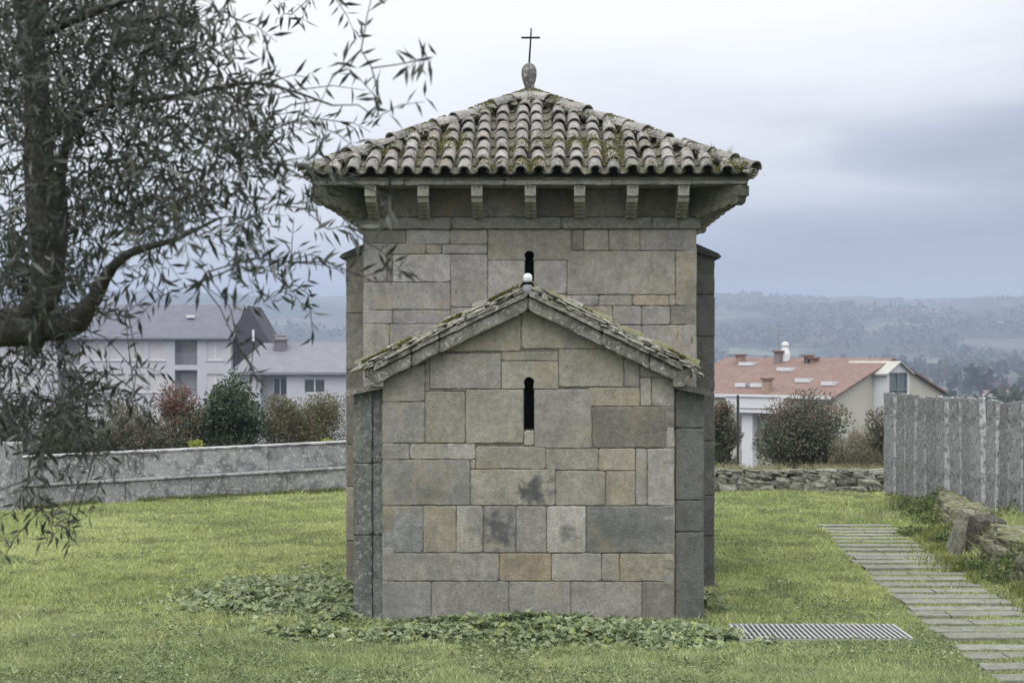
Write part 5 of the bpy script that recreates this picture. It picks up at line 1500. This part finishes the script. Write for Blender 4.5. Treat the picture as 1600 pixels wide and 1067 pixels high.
    k = MB(); k.tube([(x - .3, y, z), (x - .3, y, z + 2.4)], [.03, .02], 5)
    for i, hh in enumerate((2.3, 2.0, 1.7)): k.tube([(x - .7 + .05 * i, y, z + hh), (x + .1 - .05 * i, y, z + hh)], [.015, .015], 4)
    k.build('antenna', M_RAIL, ro)
    # glazed bay on the gable, with its own little roof
    HB = HW - .75; c0, c1 = HB - 1.45, HB + 1.45; bz0, bz1 = -3.0, 1.55
    g = MB(); out = 1.0
    for yy in (c0, c1 - .28): g.box(.003, out, yy, yy + .28, bz0, bz1)
    g.box(.003, out, c0 + .28, c1 - .28, bz0, bz0 + .4)
    g.prism([(c0, bz1), (c1, bz1), (HB, bz1 + .62)], (out, 0, 0), (0, 1, 0), (0, 0, 1), (1, 0, 0), out)
    bo = g.build('glazed_bay', M_FRM, root)
    f = MB()
    for yy in (c0 + .28, HB - .04, c1 - .36): f.box(out - .1, out - .02, yy, yy + .08, bz0 + .4, bz1)
    for zz_ in (bz0 + .4, -1.6, -.6, .4, bz1 - .08): f.box(out - .1, out - .025, c0 + .36, c1 - .36, zz_, zz_ + .07)
    fo_ = f.build('window', M_RAIL, bo)
    pn = MB(); pn.box(out - .16, out - .12, c0 + .28, c1 - .28, bz0 + .4, bz1); pn.build('pane', M_GRLS, fo_)
    r2 = MB()
    for s_ in (-1, 1):
        ye = HB + s_ * 1.75; top = [(out + .2, ye, bz1 - .05), (-2.6, ye, bz1 - .05), (-2.6, HB, bz1 + .75), (out + .2, HB, bz1 + .75)]
        r2.add(top + [(p[0], p[1], p[2] - .1) for p in top], [(0, 1, 2, 3), (7, 6, 5, 4), (0, 4, 5, 1), (1, 5, 6, 2), (3, 2, 6, 7), (0, 3, 7, 4)])
    r2.build('bay_roof', simple('grey_flat_roof', (.33, .33, .31), .8), bo)
house_right()

# far houses
def far_house(name, label, x, y, w, dd, h, rc, wc, rz, group=None, base=None):
    z = (float(far_z(np.array(x), np.array(y))) - .4) if base is None else base
    root = empty(name, (x, y, z), rz, label, 'house', group)
    m = MB(); m.box(-w / 2, w / 2, 0, dd, -6, h); m.prism([(0, h), (dd, h), (dd / 2, h + dd * .22)], (-w / 2, 0, 0), (0, 1, 0), (0, 0, 1), (-1, 0, 0), w); m.build('wall', wc, root)
    r_ = MB(); gable_roof(r_, -w / 2, w / 2, 0, dd, h + .1, h + .1 + dd * .22, .4, .2); r_.build('roof', rc, root)
    n = max(2, int(w / 3.5))
    for i in range(n):
        k = MB(); cx = -w / 2 + w * (i + .5) / n; k.box(cx - .6, cx + .6, -.04, .02, h - 2.2, h - .9); k.build('window', M_GLS, root)
M_HROOF = simple('pale_far_roof', (.26, .235, .225), .9)
labs = ['leftmost of the far red roofed houses peeping over the granite fence', 'second of the far red roofed houses above the granite fence', 'middle one of the far red roofed houses above the granite fence', 'small pale roofed far house above the granite fence', 'far red roofed house above the fence near the right edge', 'rightmost far house above the granite fence at the photo edge']
for i, (px, py, d, w, wc) in enumerate(((1462, 624, 620, 12, M_CREAM), (1500, 628, 560, 10, M_CREAM), (1530, 627, 640, 9, M_CREAM), (1557, 622, 520, 5, M_WHITE), (1578, 616, 600, 16, M_CREAM), (1600, 615, 500, 15, M_CREAM))):
    h = 6; top = Zp(py - 6, d)
    far_house('village_house', labs[i], X(px, d), d, w, 9, h, M_REDT if i != 3 else M_HROOF, wc, R(rw.uniform(-25, 25)), 'houses of the village beyond the fence', base=top - h - 2.1)
hl = ['left one of the tiny white hamlet houses on the far hillside', 'tiny white hamlet house on the hillside, second from the left', 'largest of the tiny white hamlet houses on the far hillside', 'tiny white hamlet house just right of the largest one', 'rightmost tiny white house of the hillside hamlet', 'lone tiny white house low on the hillside above the fence', 'second lone pale house low on the hillside near the right edge']
for i, (px, d, w) in enumerate(((1352, 2750, 14), (1362, 2760, 12), (1371, 2740, 22), (1380, 2770, 12), (1393, 2730, 13), (1532, 2200, 12), (1574, 2150, 14))):
    far_house('hamlet_house', hl[i], X(px, d), d + (0, 40, -30, 60, 10, 0, 30)[i], w * .42, 6, 4, M_HROOF, M_CREAM, R(rw.uniform(-20, 20)), 'white houses scattered on the hillside')

# far woods on the valley side
def far_woods():
    n = 1300; P, D, L, C = [], [], [], []
    rs = np.random.default_rng(5)
    a = rs.uniform(-.36, .36, n); r = rs.uniform(330, 1500, n) ** 1.0
    k = (fbm(a * 30, r / 160, 8, 3) > .48) | (r > 1150); a, r = a[k], r[k]; n = len(a)
    x = r * np.sin(a); y = r * np.cos(a); z = far_z(x, y) - .4
    Vs, Ts, Cs = [], [], []; off = 0
    for i in range(n):
        h = rs.uniform(5, 11); w = h * rs.uniform(.35, .6); m = 46
        if 1 < math.degrees(a[i]) and r[i] < 520: h *= .7
        v = rs.normal(size=(m, 3)); v /= np.linalg.norm(v, axis=1, keepdims=True); v *= rs.random((m, 1)) ** .35
        p = np.array([x[i], y[i], z[i] + h * .55]) + v * [w, w, h * .5]
        V, T, Cc = leaf_mesh(p, rs.normal(size=(m, 3)) + [0, 0, .3], rs.normal(size=(m, 3)), np.full(m, h * .42), np.full(m, h * .34), np.tile(np.array([(.02, .032, .02), (.032, .048, .027), (.05, .06, .035), (.07, .06, .045)][rs.integers(4)]), (m, 1)) * rs.uniform(.7, 1.3, (m, 1)))
        Vs.append(V); Ts.append(T + off); Cs.append(Cc); off += len(V)
    # woods and hedgerows scattered up the hillsides
    n = 7500; a = rs.uniform(-.36, .36, n); r = 1450 + 1900 * rs.random(n)
    x = r * np.sin(a); y = r * np.cos(a)
    k = fbm(x / 150, y / 260, 14, 4) > .50; x, y, r = x[k], y[k], r[k]; n = len(x); z = far_z(x, y) - .4
    for i in range(n):
        h = rs.uniform(5, 10) * (1 if r[i] < 2700 else .7); m = 9
        p = np.array([x[i], y[i], z[i] + h * .4]) + rs.normal(size=(m, 3)) * [h * .45, h * .45, h * .22]
        V, T, Cc = leaf_mesh(p, rs.normal(size=(m, 3)) + [0, 0, .3], rs.normal(size=(m, 3)), np.full(m, h * .8), np.full(m, h * .65), np.tile(np.array([(.05, .06, .055), (.065, .075, .06), (.09, .085, .078), (.115, .105, .096)][rs.choice(4, p=[.35, .3, .2, .15])]), (m, 1)) * rs.uniform(.7, 1.3, (m, 1)))
        Vs.append(V); Ts.append(T + off); Cs.append(Cc); off += len(V)
    npmesh('far_woods', np.concatenate(Vs), np.concatenate(Ts), np.concatenate(Cs), M_LEAF, kind='stuff', label='dark woods filling the valley below the hills')
far_woods()

# haze
hb = MB(); hb.box(-6600, 6600, -6600, 6600, -75, 240)
hz = hb.build('haze', [], None, kind='stuff', label='pale blue haze lying over the far hills')
hm = bpy.data.materials.new('haze_air'); hm.use_nodes = True; ht = hm.node_tree; ht.nodes.clear()
pv = ht.nodes.new('ShaderNodeVolumePrincipled'); pv.inputs['Color'].default_value = (.45, .53, .70, 1); pv.inputs['Density'].default_value = .00040; pv.inputs['Anisotropy'].default_value = .1
ho = ht.nodes.new('ShaderNodeOutputMaterial'); ht.links.new(pv.outputs[0], ho.inputs['Volume'])
hz.data.materials.append(hm)
